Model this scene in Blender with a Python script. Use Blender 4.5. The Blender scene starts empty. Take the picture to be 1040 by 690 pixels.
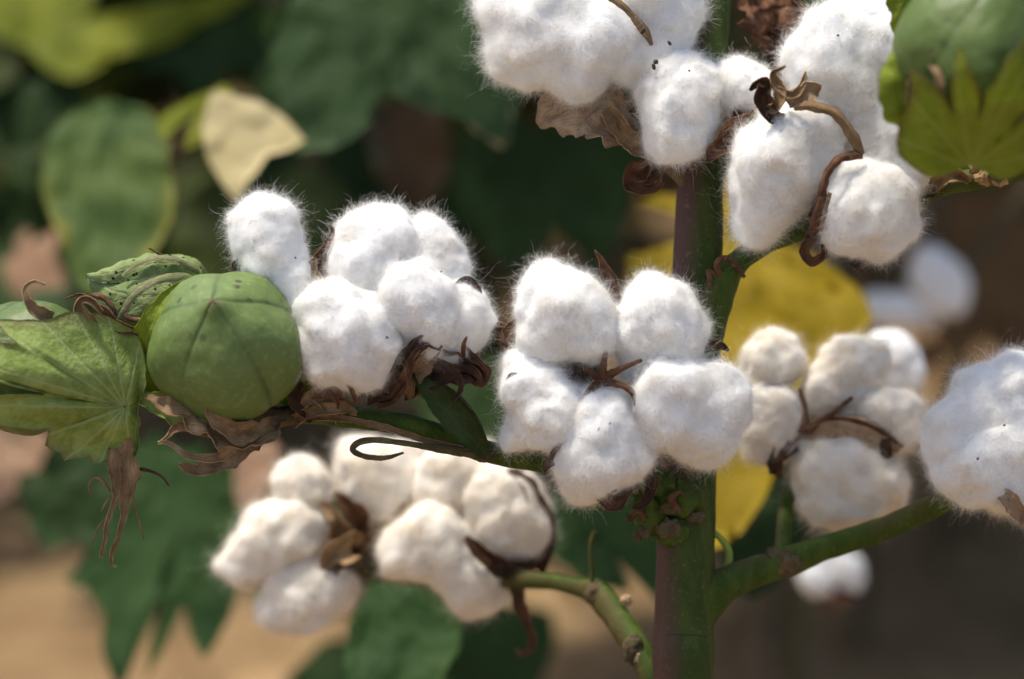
import bpy, bmesh, math
import numpy as np
R_ = math.radians
sc = bpy.context.scene
col = sc.collection

# ------------------------------------------------------------------ camera, sky, sun, exposure
CAM_H, PITCH, LENS, D0 = 0.86, 16.0, 90.0, 0.96
FPX = 1040 * LENS / 36.0                      # focal length in photo pixels
CAM = np.array([0.0, 0.0, CAM_H])
RT = np.array([1.0, 0, 0])
FW = np.array([0, math.cos(R_(PITCH)), -math.sin(R_(PITCH))])
UP = np.array([0, math.sin(R_(PITCH)), math.cos(R_(PITCH))])
cam = bpy.data.cameras.new('camera'); camo = bpy.data.objects.new('camera', cam); col.objects.link(camo)
camo.location = CAM; camo.rotation_euler = (R_(90 - PITCH), 0, 0)
cam.lens = LENS; cam.sensor_width = 36; cam.clip_start = 0.02; cam.clip_end = 400
cam.dof.use_dof = True; cam.dof.focus_distance = D0 - 0.004; cam.dof.aperture_fstop = 3.3; cam.dof.aperture_blades = 9
sc.camera = camo

SUN = np.array([-0.30, 0.12, 0.94]); SUN /= np.linalg.norm(SUN)     # direction towards the sun
wd = bpy.data.worlds.new('World'); sc.world = wd; wd.use_nodes = True
nt = wd.node_tree; bg = nt.nodes['Background']
sky = nt.nodes.new('ShaderNodeTexSky'); sky.sky_type = 'NISHITA'; sky.sun_disc = False
sky.dust_density = 3.0; sky.ozone_density = .5; sky.sun_elevation = math.asin(SUN[2]); sky.sun_rotation = math.atan2(SUN[0], SUN[1])
nt.links.new(sky.outputs[0], bg.inputs[0]); bg.inputs[1].default_value = 0.14
sl = bpy.data.lights.new('sun', 'SUN'); sl.energy = 3.4; sl.angle = R_(5.0); sl.color = (1, 0.93, 0.80)
so = bpy.data.objects.new('sun', sl); col.objects.link(so)
zq = SUN
so.rotation_euler = (math.acos(zq[2]), 0, math.atan2(zq[0], -zq[1]))
so.location = (-1, -0.5, 4)
sc.view_settings.view_transform = 'Standard'; sc.view_settings.look = 'None'
sc.view_settings.exposure = 0.64; sc.view_settings.gamma = 1.0
sc.cycles.use_denoising = True
sc.cycles.max_bounces = 12; sc.cycles.diffuse_bounces = 9; sc.cycles.transmission_bounces = 9; sc.cycles.glossy_bounces = 3
sc.cycles.transparent_max_bounces = 8
sc.cycles.sample_clamp_indirect = 8

# ------------------------------------------------------------------ numeric helpers
def W(p):
    """model space (photo x, -photo y, z in photo pixels towards the camera at the focal plane) to world"""
    p = np.asarray(p, float).reshape(-1, 3)
    dep = D0 * (1 - p[:, 2] / FPX)
    return CAM + dep[:, None] * (FW + ((p[:, 0] - 520) / FPX)[:, None] * RT + ((345 + p[:, 1]) / FPX)[:, None] * UP)
def Wp(x, y, z=0): return W([[x, -y, z]])[0]
def zd(depth): return (1 - depth / D0) * FPX            # depth in metres -> model z
def nrm(v, ax=-1): return v / np.maximum(np.linalg.norm(v, axis=ax, keepdims=True), 1e-9)

_r = np.random.default_rng(5)
_perm = np.concatenate([_r.permutation(256)] * 3)
_grad = nrm(_r.normal(size=(256, 3)))
def pn(P):
    P = np.asarray(P, float); I = np.floor(P).astype(int); f = P - I; I &= 255
    u = f * f * f * (f * (f * 6 - 15) + 10)
    out = 0
    for dx in (0, 1):
        wx = u[:, 0] if dx else 1 - u[:, 0]
        for dy in (0, 1):
            wy = u[:, 1] if dy else 1 - u[:, 1]
            for dz in (0, 1):
                wz = u[:, 2] if dz else 1 - u[:, 2]
                h = _perm[_perm[_perm[(I[:, 0] + dx) & 255] + ((I[:, 1] + dy) & 255)] + ((I[:, 2] + dz) & 255)]
                out = out + wx * wy * wz * np.einsum('ij,ij->i', _grad[h], f - [dx, dy, dz])
    return out
def fbm(P, o=3):
    s, a = 0, 1.0
    for k in range(o):
        s = s + a * pn(P * 2 ** k + 17.3 * k); a *= .5
    return s
def vn(P): return np.stack([pn(P + 3.1), pn(P + 41.7), pn(P + 97.3)], 1)

def G(V, Q=None, T=None, m=0, a=None, b=None, c=None):
    n = len(V)
    z = np.zeros(n)
    return dict(V=np.asarray(V, float), Q=np.zeros((0, 4), int) if Q is None else np.asarray(Q, int).reshape(-1, 4),
                T=np.zeros((0, 3), int) if T is None else np.asarray(T, int).reshape(-1, 3), m=m,
                a=z if a is None else a, b=z if b is None else b, c=z if c is None else c)

def build(name, gs, mats, parent=None, world=False, attrs=True):
    """ONE mesh object out of the geometry pieces gs"""
    if isinstance(gs, dict): gs = [gs]
    if not isinstance(mats, (list, tuple)): mats = [mats]
    off = 0; Vs, Ls, St, Mi = [], [], [], []; ls = 0
    for g in gs:
        Vs.append(g['V'])
        for F, k in ((g['Q'], 4), (g['T'], 3)):
            if len(F):
                Ls.append((F + off).ravel()); St.append(ls + np.arange(len(F)) * k); Mi.append(np.full(len(F), g['m'])); ls += F.size
        off += len(g['V'])
    V = np.concatenate(Vs)
    if not world: V = W(V)
    org = np.array(parent.location) if parent is not None else None
    if parent is not None and parent.parent is not None: org = org + np.array(parent.parent.location)
    if org is None: org = V.mean(0); org[2] = V[:, 2].min()
    me = bpy.data.meshes.new(name)
    me.vertices.add(len(V)); me.vertices.foreach_set('co', (V - org).astype(np.float32).ravel())
    L = np.concatenate(Ls); S = np.concatenate(St); Mi = np.concatenate(Mi)
    me.loops.add(len(L)); me.loops.foreach_set('vertex_index', L.astype(np.int32))
    me.polygons.add(len(S)); me.polygons.foreach_set('loop_start', S.astype(np.int32))
    me.polygons.foreach_set('material_index', Mi.astype(np.int32))
    me.polygons.foreach_set('use_smooth', np.ones(len(S), bool))
    if attrs:
        for k in 'abc':
            at = me.attributes.new('pat_' + k, 'FLOAT', 'POINT'); at.data.foreach_set('value', np.concatenate([g[k] for g in gs]).astype(np.float32))
    me.update(calc_edges=True); me.validate()
    for m in mats: me.materials.append(m)
    o = bpy.data.objects.new(name, me); col.objects.link(o)
    if parent is not None: o.parent = parent
    else: o.location = org
    return o
def tag(o, label=None, cat=None, group=None, kind=None):
    for k, v in (('label', label), ('category', cat), ('group', group), ('kind', kind)):
        if v: o[k] = v
    return o
def thing(name, loc, label, cat, group=None):
    o = bpy.data.objects.new(name, None); col.objects.link(o); o.location = loc; o.empty_display_size = 0.02
    return tag(o, label, cat, group)

def spline(P, n):
    """Catmull-Rom through the rows of P (any width), n samples"""
    P = np.asarray(P, float)
    if len(P) == 2: t = np.linspace(0, 1, n)[:, None]; return P[0] * (1 - t) + P[1] * t
    E = np.concatenate([[2 * P[0] - P[1]], P, [2 * P[-1] - P[-2]]])
    t = np.linspace(0, len(P) - 1 - 1e-9, n); i = t.astype(int); f = (t - i)[:, None]
    a, b, c, d = E[i], E[i + 1], E[i + 2], E[i + 3]
    return .5 * (2 * b + (c - a) * f + (2 * a - 5 * b + 4 * c - d) * f ** 2 + (3 * b - a - 3 * c + d) * f ** 3)
def flipy(P):
    P = np.array([tuple(p) + (0,) * (3 - len(p)) if len(p) < 3 else tuple(p) for p in P], float); P[:, 1] *= -1; return P

def gridq(nu, nv, close=False):
    i, j = np.meshgrid(np.arange(nu - 1), np.arange(nv if close else nv - 1), indexing='ij')
    i, j = i.ravel(), j.ravel(); k = (j + 1) % nv
    return np.stack([i * nv + j, (i + 1) * nv + j, (i + 1) * nv + k, i * nv + k], 1)

def tube(pts, n=40, sides=12, bump=0.06, freq=0.05, m=0, seed=0, raw=False, ell=1.0, ribs=0):
    """pts: (x, y, z, r) in photo pixels"""
    P = np.array(pts, float)
    if not raw: P[:, 1] *= -1
    S = spline(P, n); C, r = S[:, :3], np.maximum(S[:, 3], 1e-4)
    t = nrm(np.gradient(C, axis=0))
    ref = np.array([0.13, 0.31, 0.94]); u = np.zeros_like(t)
    v0 = nrm(np.cross(t[0], ref))
    for i in range(n):
        v0 = nrm(v0 - t[i] * np.dot(v0, t[i])); u[i] = v0
    w = np.cross(t, u)
    an = np.linspace(0, 2 * np.pi, sides, endpoint=False)
    V = C[:, None] + r[:, None, None] * (np.cos(an)[None, :, None] * u[:, None] * ell + np.sin(an)[None, :, None] * w[:, None])
    V = V.reshape(-1, 3)
    d = fbm(V * freq + seed * 7.7, 3) * bump * np.repeat(r, sides)
    if ribs: d += np.tile(np.sin(an * ribs), n) * .05 * np.repeat(r, sides)
    Nn = nrm(V - np.repeat(C, sides, 0)); V = V + Nn * d[:, None]
    Q = gridq(n, sides, True)[:, ::-1]
    V = np.concatenate([V, C[:1], C[-1:]]); b0, b1 = n * sides, n * sides + 1
    k = np.arange(sides)
    T = np.concatenate([np.stack([np.full(sides, b0), k, (k + 1) % sides], 1),
                        np.stack([np.full(sides, b1), (n - 1) * sides + (k + 1) % sides, (n - 1) * sides + k], 1)])
    a = np.concatenate([np.repeat(np.linspace(0, 1, n), sides), [0, 1]])
    return G(V, Q, T, m, a, np.concatenate([-Nn[:, 0], [0, 0]]))

def solid(Pg, th, m=0, a=None, b=None, c=None):
    """a sheet (nu,nv,3) given thickness th"""
    nu, nv = Pg.shape[:2]
    N = nrm(np.cross(np.gradient(Pg, axis=0), np.gradient(Pg, axis=1)))
    V = np.concatenate([(Pg + N * th / 2).reshape(-1, 3), (Pg - N * th / 2).reshape(-1, 3)])
    q = gridq(nu, nv); o = nu * nv
    id_ = np.arange(o).reshape(nu, nv)
    rim = np.concatenate([id_[:, 0], id_[-1, 1:], id_[-2::-1, -1], id_[0, -2:0:-1]])
    r2 = np.roll(rim, -1)
    Q = np.concatenate([q, q[:, ::-1] + o, np.stack([rim, rim + o, r2 + o, r2], 1)[:, ::-1]])
    f = lambda x: None if x is None else np.concatenate([x.ravel(), x.ravel()])
    return G(V, Q, None, m, f(a), f(b), f(c))

def valve(pts, curl=0.35, th=0.9, n=26, nv=9, crump=0.6, seed=0, m=0, face=(0, 0, 1), twist=0.0, freq=0.06, rag_=.45):
    """pointed woody strip: pts (x, y, z, width) in photo pixels; cross section hollowed towards `face`"""
    P = np.array(pts, float); P[:, 1] *= -1
    S = spline(P, n); C, w = S[:, :3], np.maximum(S[:, 3], .3)
    t = nrm(np.gradient(C, axis=0)); f = np.array(face, float)
    sd = nrm(np.cross(t, f) + 1e-6)
    nn = np.cross(sd, t)
    if twist:
        k = np.linspace(0, twist, n)[:, None]
        sd, nn = sd * np.cos(k) + nn * np.sin(k), nn * np.cos(k) - sd * np.sin(k)
    s = np.linspace(-1, 1, nv)
    rag = np.stack([fbm(np.stack([C[:, 0] * .09 + seed * 9 + e * 5, C[:, 1] * .09, C[:, 2] * .09], 1), 3) for e in (0, 1)], 1)      # uneven edges
    sw = s[None] * (1 + rag_ * np.where(s[None] < 0, rag[:, :1], rag[:, 1:]) * np.abs(s[None]))
    Pg = C[:, None] + sd[:, None] * (sw[:, :, None] * w[:, None, None] / 2) + nn[:, None] * ((s ** 2)[None, :, None] * curl * w[:, None, None])
    V = Pg.reshape(-1, 3)
    V = V + vn(V * freq + seed * 3.3) * crump * np.repeat(np.minimum(w, 14), nv)[:, None] * .35 + vn(V * freq * 3 + seed) * crump * .8
    Pg = V.reshape(n, nv, 3)
    a = np.repeat(np.linspace(0, 1, n)[:, None], nv, 1); b = np.repeat(s[None], n, 0)
    return solid(Pg, th, m, a, b)

def fan(base, table, zf, veins=7, nr=22, na=110, th=1.0, wav=2.0, seed=0, m=0, size=None, rim=0.0, world_leaf=False):
    """leaf or bract growing from `base`: polar outline table (deg, radius), zf(dx,dy,s)->z in pixels"""
    tb = sorted(table); an = np.array([t[0] for t in tb], float); rr = np.array([t[1] for t in tb], float)
    A = np.sort(np.unique(np.concatenate([np.linspace(an[0], an[-1], na), an]))); Rr = np.interp(A, an, rr)
    na = len(A); s = np.linspace(0.02, 1, nr)
    th_ = np.deg2rad(A)
    X = s[:, None] * Rr * np.cos(th_); Y = s[:, None] * Rr * np.sin(th_)
    size = size or rr.max()
    jig = fbm(np.stack([X.ravel() * .06 + seed, Y.ravel() * .06, np.zeros(X.size)], 1), 2).reshape(X.shape)
    X = X + jig * size * .02 * s[:, None]; Y = Y - jig * size * .02 * s[:, None]
    va = np.linspace(an[0], an[-1], veins + 2)[1:-1] if isinstance(veins, int) else np.array(veins, float)
    dA = np.abs(A[:, None] - va[None]); near = dA.min(1)
    perp = (s[:, None] * Rr) * np.sin(np.deg2rad(np.minimum(near, 80))) / size
    along = (s[:, None] * Rr) * np.cos(np.deg2rad(near)) / size
    Z = zf(X, Y, np.repeat(s[:, None], na, 1)) + wav * fbm(np.stack([X.ravel() * .025 + seed * 5, Y.ravel() * .025, np.full(X.size, seed)], 1), 3).reshape(X.shape) * 2
    Z = Z - np.exp(-(perp / .014) ** 2) * size * .0015
    P = np.stack([base[0] + X, -base[1] + Y, base[2] + Z], 2)
    return solid(P, th, m, perp, along, np.repeat(s[:, None], na, 1))

# ------------------------------------------------------------------ materials
def mat(name):
    m = bpy.data.materials.new(name); m.use_nodes = True; t = m.node_tree
    for n in list(t.nodes): t.nodes.remove(n)
    return m, t, t.nodes.new('ShaderNodeOutputMaterial')
def nd(t, typ, ins=None, **kw):
    n = t.nodes.new(typ)
    for k, v in kw.items(): setattr(n, k, v)
    for k, v in (ins or {}).items():
        s = n.inputs[k]
        if isinstance(v, bpy.types.NodeSocket): t.links.new(v, s)
        else: s.default_value = v
    return n
def rgb(c): return (c[0], c[1], c[2], 1)
def noise(t, scale, detail=4, rough=.6, vec=None, dist=0):
    i = {'Scale': scale, 'Detail': detail, 'Roughness': rough, 'Distortion': dist}
    if vec is not None: i['Vector'] = vec
    return nd(t, 'ShaderNodeTexNoise', i).outputs['Fac']
def ramp(t, fac, stops):
    r = nd(t, 'ShaderNodeValToRGB', {'Fac': fac}); e = r.color_ramp.elements
    while len(e) < len(stops): e.new(.5)
    for k, (p, c) in zip(e, stops): k.position = p; k.color = rgb(c) if len(c) == 3 else c
    return r.outputs[0]
def mix(t, f, a, b, mode='MIX'):
    n = nd(t, 'ShaderNodeMix', data_type='RGBA', blend_type=mode)
    for s, v in ((n.inputs[0], f), (n.inputs[6], a), (n.inputs[7], b)):
        if isinstance(v, bpy.types.NodeSocket): t.links.new(v, s)
        else: s.default_value = rgb(v) if isinstance(v, tuple) else v
    return n.outputs[2]
def mth(t, op, a, b=None, c=None):
    n = nd(t, 'ShaderNodeMath', operation=op)
    for s, v in zip(n.inputs, (a, b, c)):
        if v is None: continue
        if isinstance(v, bpy.types.NodeSocket): t.links.new(v, s)
        else: s.default_value = v
    return n.outputs[0]
def sstep(t, x, lo, hi):
    n = nd(t, 'ShaderNodeMapRange', {'Value': x, 'From Min': lo, 'From Max': hi}, interpolation_type='SMOOTHSTEP'); return n.outputs[0]
def attr(t, n): return nd(t, 'ShaderNodeAttribute', attribute_name=n).outputs['Fac']
def coords(t): return nd(t, 'ShaderNodeNewGeometry').outputs['Position']
def bump(t, h, dist, strength=1.0): return nd(t, 'ShaderNodeBump', {'Height': h, 'Distance': dist, 'Strength': strength}).outputs[0]

def lint_mat(name, c1, c2, fibre=False):
    m, t, o = mat(name); P = coords(t)
    c = ramp(t, noise(t, 90, 4, .6, P), [(.42, c1), (.75, c2)])
    if fibre:
        d = nd(t, 'ShaderNodeBsdfDiffuse', {'Color': c}); tr = nd(t, 'ShaderNodeBsdfTranslucent', {'Color': c})
        s = nd(t, 'ShaderNodeMixShader', {0: .5, 1: d.outputs[0], 2: tr.outputs[0]}).outputs[0]
    else:
        h = noise(t, 900, 6, .7, P, 1.5)
        s = nd(t, 'ShaderNodeBsdfPrincipled', {'Base Color': c, 'Roughness': 1, 'Specular IOR Level': 0, 'Subsurface Weight': .5,
               'Subsurface Radius': (1, .97, .92), 'Subsurface Scale': .003, 'Normal': bump(t, h, .0006, .8)}).outputs[0]
    t.links.new(s, o.inputs[0]); return m
LINT = [lint_mat('lint', (.83, .83, .82), (.76, .73, .67)), lint_mat('lint_fibre', (.96, .96, .955), (.92, .90, .86), True)]
CREAM_SUN = [lint_mat('cream_suntint_lint', (.84, .80, .745), (.75, .68, .57)), lint_mat('cream_suntint_fibre', (.945, .915, .86), (.87, .80, .70), True)]  # creamy lint, with sun warmth tinted in for the lower left bolls

def husk_mat(name, c1, c2, c3, rough=.7, scale=160):
    m, t, o = mat(name); P = coords(t); a, b = attr(t, 'pat_a'), attr(t, 'pat_b')
    v = nd(t, 'ShaderNodeCombineXYZ', {0: mth(t, 'MULTIPLY', a, 3.0), 1: mth(t, 'MULTIPLY', b, 9.0), 2: noise(t, 60, 2, .5, P)}).outputs[0]
    st = noise(t, 2.2, 4, .65, v)
    f = mth(t, 'ADD', mth(t, 'MULTIPLY', st, .55), mth(t, 'MULTIPLY', noise(t, scale, 5, .6, P), .45))
    c = ramp(t, f, [(.36, c1), (.5, c2), (.66, c3)])
    h = mth(t, 'ADD', st, mth(t, 'MULTIPLY', noise(t, 700, 4, .6, P), .5))
    d = nd(t, 'ShaderNodeBsdfPrincipled', {'Base Color': c, 'Roughness': rough, 'Specular IOR Level': .25, 'Normal': bump(t, h, .0012, .9)})
    tr = nd(t, 'ShaderNodeBsdfTranslucent', {'Color': c})
    s = nd(t, 'ShaderNodeMixShader', {0: .15, 1: d.outputs[0], 2: tr.outputs[0]})
    t.links.new(s.outputs[0], o.inputs[0]); return m
HUSK = husk_mat('brown_husk', (.05, .022, .012), (.19, .085, .042), (.38, .21, .115))
HUSKD = husk_mat('dark_husk', (.028, .014, .010), (.095, .046, .027), (.23, .12, .07))
HUSKP = husk_mat('pale_husk', (.28, .16, .09), (.48, .33, .20), (.62, .48, .31))
HUSKT = husk_mat('tan_husk', (.15, .085, .038), (.38, .24, .12), (.58, .42, .25))

def capsule_mat(name, c1, c2, spots=.5):
    m, t, o = mat(name); P = coords(t)
    c = mix(t, noise(t, 70, 4, .6, P), c1, c2)
    c = mix(t, mth(t, 'MULTIPLY', sstep(t, noise(t, 420, 3, .5, P), .52, .7), .35), c, (c2[0] * 1.5, c2[1] * 1.35, c2[2] * 1.6))
    vo = nd(t, 'ShaderNodeTexVoronoi', {'Vector': P, 'Scale': 190})
    keep = sstep(t, nd(t, 'ShaderNodeSeparateColor', {0: vo.outputs['Color']}).outputs[0], 1 - spots * .28 - .02, 1 - spots * .28)
    clus = sstep(t, noise(t, 45, 2, .5, P), .5, .6)
    sp = mth(t, 'MULTIPLY', mth(t, 'MULTIPLY', sstep(t, vo.outputs['Distance'], .36, .2), keep), clus)
    c = mix(t, mth(t, 'MULTIPLY', sp, .8), c, (.035, .022, .022))
    c = mix(t, mth(t, 'MULTIPLY', attr(t, 'pat_a'), .85), c, (.13, .06, .035))            # brown nipple / scar
    c = mix(t, mth(t, 'MULTIPLY', attr(t, 'pat_b'), .6), c, (.035, .055, .014))             # seam line, groove shading darkened into it
    gd = nd(t, 'ShaderNodeTexVoronoi', {'Vector': P, 'Scale': 620})
    c = mix(t, mth(t, 'MULTIPLY', sstep(t, gd.outputs['Distance'], .22, .10), .45), c, (.03, .05, .015))      # gland dots
    h = noise(t, 1500, 3, .6, P)
    s = nd(t, 'ShaderNodeBsdfPrincipled', {'Base Color': c, 'Roughness': .45, 'Specular IOR Level': .26, 'Subsurface Weight': .12, 'Subsurface Radius': (.3, .6, .1),
           'Subsurface Scale': .003, 'Normal': bump(t, h, .0003, .35)})
    t.links.new(s.outputs[0], o.inputs[0]); return m
CAPS = capsule_mat('green_capsule', (.082, .130, .030), (.145, .200, .062), 1.1)
CAPSD = capsule_mat('teal_capsule', (.055, .092, .018), (.100, .145, .036), 1.6)

def leaf_mat(name, c1, c2, vein, edge=None, trans=.35, dots=0, vw=.012, k=9.0, rough=.55, scale=60, edge_at=.8):
    m, t, o = mat(name); P = coords(t)
    pe, al, s_ = attr(t, 'pat_a'), attr(t, 'pat_b'), attr(t, 'pat_c')
    c = mix(t, sstep(t, noise(t, scale, 4, .6, P), .35, .65), c1, c2)
    if edge:
        e = sstep(t, mth(t, 'ADD', s_, mth(t, 'MULTIPLY', mth(t, 'SUBTRACT', noise(t, 25, 3, .6, P), .5), .7)), edge_at - .15, edge_at + .15)
        c = mix(t, e, c, edge)
    v1 = sstep(t, pe, vw, vw * .25)
    fr = mth(t, 'ABSOLUTE', mth(t, 'SUBTRACT', mth(t, 'FRACT', mth(t, 'MULTIPLY', mth(t, 'SUBTRACT', al, mth(t, 'MULTIPLY', pe, 1.1)), k)), .5))
    v2 = mth(t, 'MULTIPLY', sstep(t, fr, .09, .02), .55)
    v3 = mth(t, 'MULTIPLY', sstep(t, noise(t, 420, 2, .5, P), .53, .6), .25)
    v = mth(t, 'MAXIMUM', mth(t, 'MAXIMUM', v1, v2), v3)
    c = mix(t, mth(t, 'MULTIPLY', v, .55), c, vein)
    if dots:
        vo = nd(t, 'ShaderNodeTexVoronoi', {'Vector': P, 'Scale': 430})
        kp = sstep(t, nd(t, 'ShaderNodeSeparateColor', {0: vo.outputs['Color']}).outputs[1], 1 - dots - .02, 1 - dots)
        c = mix(t, mth(t, 'MULTIPLY', sstep(t, vo.outputs['Distance'], .33, .2), kp), c, (.012, .01, .01))
    h = mth(t, 'ADD', mth(t, 'MULTIPLY', v, -.25), mth(t, 'MULTIPLY', noise(t, 330, 4, .6, P), 1.4))
    d = nd(t, 'ShaderNodeBsdfPrincipled', {'Base Color': c, 'Roughness': rough, 'Specular IOR Level': .15, 'Normal': bump(t, h, .0009, .7)})
    tr = nd(t, 'ShaderNodeBsdfTranslucent', {'Color': mix(t, .5, c, (c[0], c[1], c[2]) if isinstance(c, tuple) else c)})
    s = nd(t, 'ShaderNodeMixShader', {0: trans, 1: d.outputs[0], 2: tr.outputs[0]})
    t.links.new(s.outputs[0], o.inputs[0]); return m
BRACT = leaf_mat('bract_green', (.20, .28, .055), (.33, .42, .12), (.44, .50, .24), (.22, .19, .08), .3, 0, .014, 15, scale=110, edge_at=.98)
BRACTY = leaf_mat('bract_yellow_green', (.20, .27, .02), (.29, .36, .04), (.36, .42, .10), (.16, .10, .04), .45, 0, .02, 8, edge_at=.97)
BRACTS = leaf_mat('bract_speckled', (.19, .26, .085), (.27, .33, .13), (.30, .31, .16), (.26, .20, .10), .25, .42, .02, 8, edge_at=1.0)
LEAFD = leaf_mat('leaf_dark', (.021, .058, .012), (.034, .077, .017), (.07, .13, .045), None, .3, 0, .010, 7, scale=30)
LEAFB = leaf_mat('leaf_blue_green', (.026, .058, .016), (.040, .080, .022), (.085, .14, .06), None, .25, 0, .010, 7, scale=30)
LEAFE = leaf_mat('leaf_yellow_edged', (.046, .095, .020), (.08, .125, .022), (.14, .20, .07), (.26, .24, .04), .3, 0, .012, 7, scale=30, edge_at=.98)
LEAFY = leaf_mat('leaf_yellow', (.30, .21, .008), (.38, .27, .012), (.38, .29, .04), None, .4, 0, .010, 7, scale=30)
LEAFG = leaf_mat('leaf_yellow_green', (.16, .20, .012), (.30, .32, .025), (.24, .27, .06), None, .4, 0, .010, 7, scale=30)
LEAFT = leaf_mat('leaf_dry_tan', (.48, .40, .19), (.62, .53, .29), (.50, .40, .22), None, .3, 0, .010, 7, scale=30)
LEAFP = leaf_mat('leaf_dry_pink', (.34, .20, .12), (.45, .29, .18), (.40, .28, .18), None, .2, 0, .010, 7, scale=30)
LEAFO = leaf_mat('leaflet_olive', (.028, .045, .010), (.05, .07, .02), (.07, .09, .03), None, .2, 0, .03, 6, scale=90)
FOLI = leaf_mat('foliage_green', (.014, .036, .007), (.028, .058, .011), (.05, .09, .03), None, .25, 0, .010, 7, scale=8)
FOLY = leaf_mat('foliage_olive', (.028, .045, .006), (.062, .075, .009), (.08, .11, .03), None, .35, 0, .010, 7, scale=8)
FOLB = leaf_mat('foliage_dry', (.09, .055, .03), (.19, .12, .06), (.16, .11, .06), None, .2, 0, .010, 7, scale=8)

def stem_mat(name, c1, c2, c3, streak=.5):
    m, t, o = mat(name); P = coords(t)
    mp = nd(t, 'ShaderNodeMapping', {'Vector': P, 'Scale': (1, 1, .12)}).outputs[0]
    s1 = noise(t, 130, 4, .6, mp)
    c = mix(t, sstep(t, s1, .40, .62), c1, c2)
    side = mth(t, 'ADD', mth(t, 'MULTIPLY', attr(t, 'pat_b'), .55), mth(t, 'MULTIPLY', mth(t, 'SUBTRACT', noise(t, 30, 3, .5, mp), .5), 1.6))
    c = mix(t, mth(t, 'MULTIPLY', sstep(t, side, -.05, .45), streak), c, c3)
    c = mix(t, mth(t, 'MULTIPLY', sstep(t, noise(t, 650, 2, .5, P), .62, .7), .35), c, (.16, .15, .09))
    h = mth(t, 'ADD', noise(t, 900, 4, .6, P), mth(t, 'MULTIPLY', s1, 1.2))
    s = nd(t, 'ShaderNodeBsdfPrincipled', {'Base Color': c, 'Roughness': .65, 'Specular IOR Level': .15, 'Normal': bump(t, h, .0006, .6)})
    t.links.new(s.outputs[0], o.inputs[0]); return m
STEM = stem_mat('stem_skin', (.034, .052, .009), (.052, .074, .014), (.085, .042, .034), .95)
TWIG = stem_mat('twig_skin', (.034, .058, .006), (.054, .084, .011), (.09, .056, .026), .6)
TWIGB = stem_mat('twig_brown', (.05, .04, .02), (.10, .075, .035), (.19, .12, .06), .6)
PETI = stem_mat('petiole_skin', (.22, .30, .04), (.30, .36, .06), (.25, .22, .06), .3)
BARK = stem_mat('old_stem_skin', (.05, .045, .025), (.08, .075, .035), (.10, .06, .04), .6)

def soil_mat():
    m, t, o = mat('soil'); P = coords(t)
    c = ramp(t, mth(t, 'ADD', mth(t, 'MULTIPLY', noise(t, 2.2, 3, .6, P), .5), mth(t, 'MULTIPLY', noise(t, 26, 6, .65, P), .5)),
             [(.30, (.13, .082, .042)), (.48, (.30, .195, .10)), (.64, (.46, .32, .17))])
    h = mth(t, 'ADD', noise(t, 30, 8, .65, P), mth(t, 'MULTIPLY', noise(t, 200, 4, .6, P), .3))
    s = nd(t, 'ShaderNodeBsdfPrincipled', {'Base Color': c, 'Roughness': .95, 'Specular IOR Level': .1, 'Normal': bump(t, h, .03, .8)})
    t.links.new(s.outputs[0], o.inputs[0]); return m
SOIL = soil_mat()
def flat_mat(name, c, rough=.8):
    m, t, o = mat(name); P = coords(t)
    cc = mix(t, noise(t, 500, 3, .6, P), c, tuple(x * .5 for x in c))
    s = nd(t, 'ShaderNodeBsdfPrincipled', {'Base Color': cc, 'Roughness': rough}); t.links.new(s.outputs[0], o.inputs[0]); return m
FLECK = flat_mat('leaf_fleck', (.05, .03, .02))

# ------------------------------------------------------------------ the ground
def ground():
    n = 260
    u = np.linspace(-1, 1, n); x = np.sinh(u * 6.2) / np.sinh(6.2) * 90; y = x + 2.2
    X, Y = np.meshgrid(x, y, indexing='ij')
    P = np.stack([X.ravel(), Y.ravel(), np.zeros(X.size)], 1)
    near = np.exp(-((X.ravel()) ** 2 + (Y.ravel() - 2.2) ** 2) / 60)
    z = (fbm(P * 1.1, 3) * .035 + fbm(P * 7 + 9, 3) * .012) * (near * .9 + .1)
    V = P.copy(); V[:, 2] = z - .005
    o = build('ground', G(V, gridq(n, n)), SOIL, world=True); o['kind'] = 'structure'
    return o
ground()
def zground(x, y):
    P = np.array([[x, y, 0.0]]); near = math.exp(-(x ** 2 + (y - 2.2) ** 2) / 60)
    return float((fbm(P * 1.1, 3)[0] * .035 + fbm(P * 7 + 9, 3)[0] * .012) * (near * .9 + .1) - .005)

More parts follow.
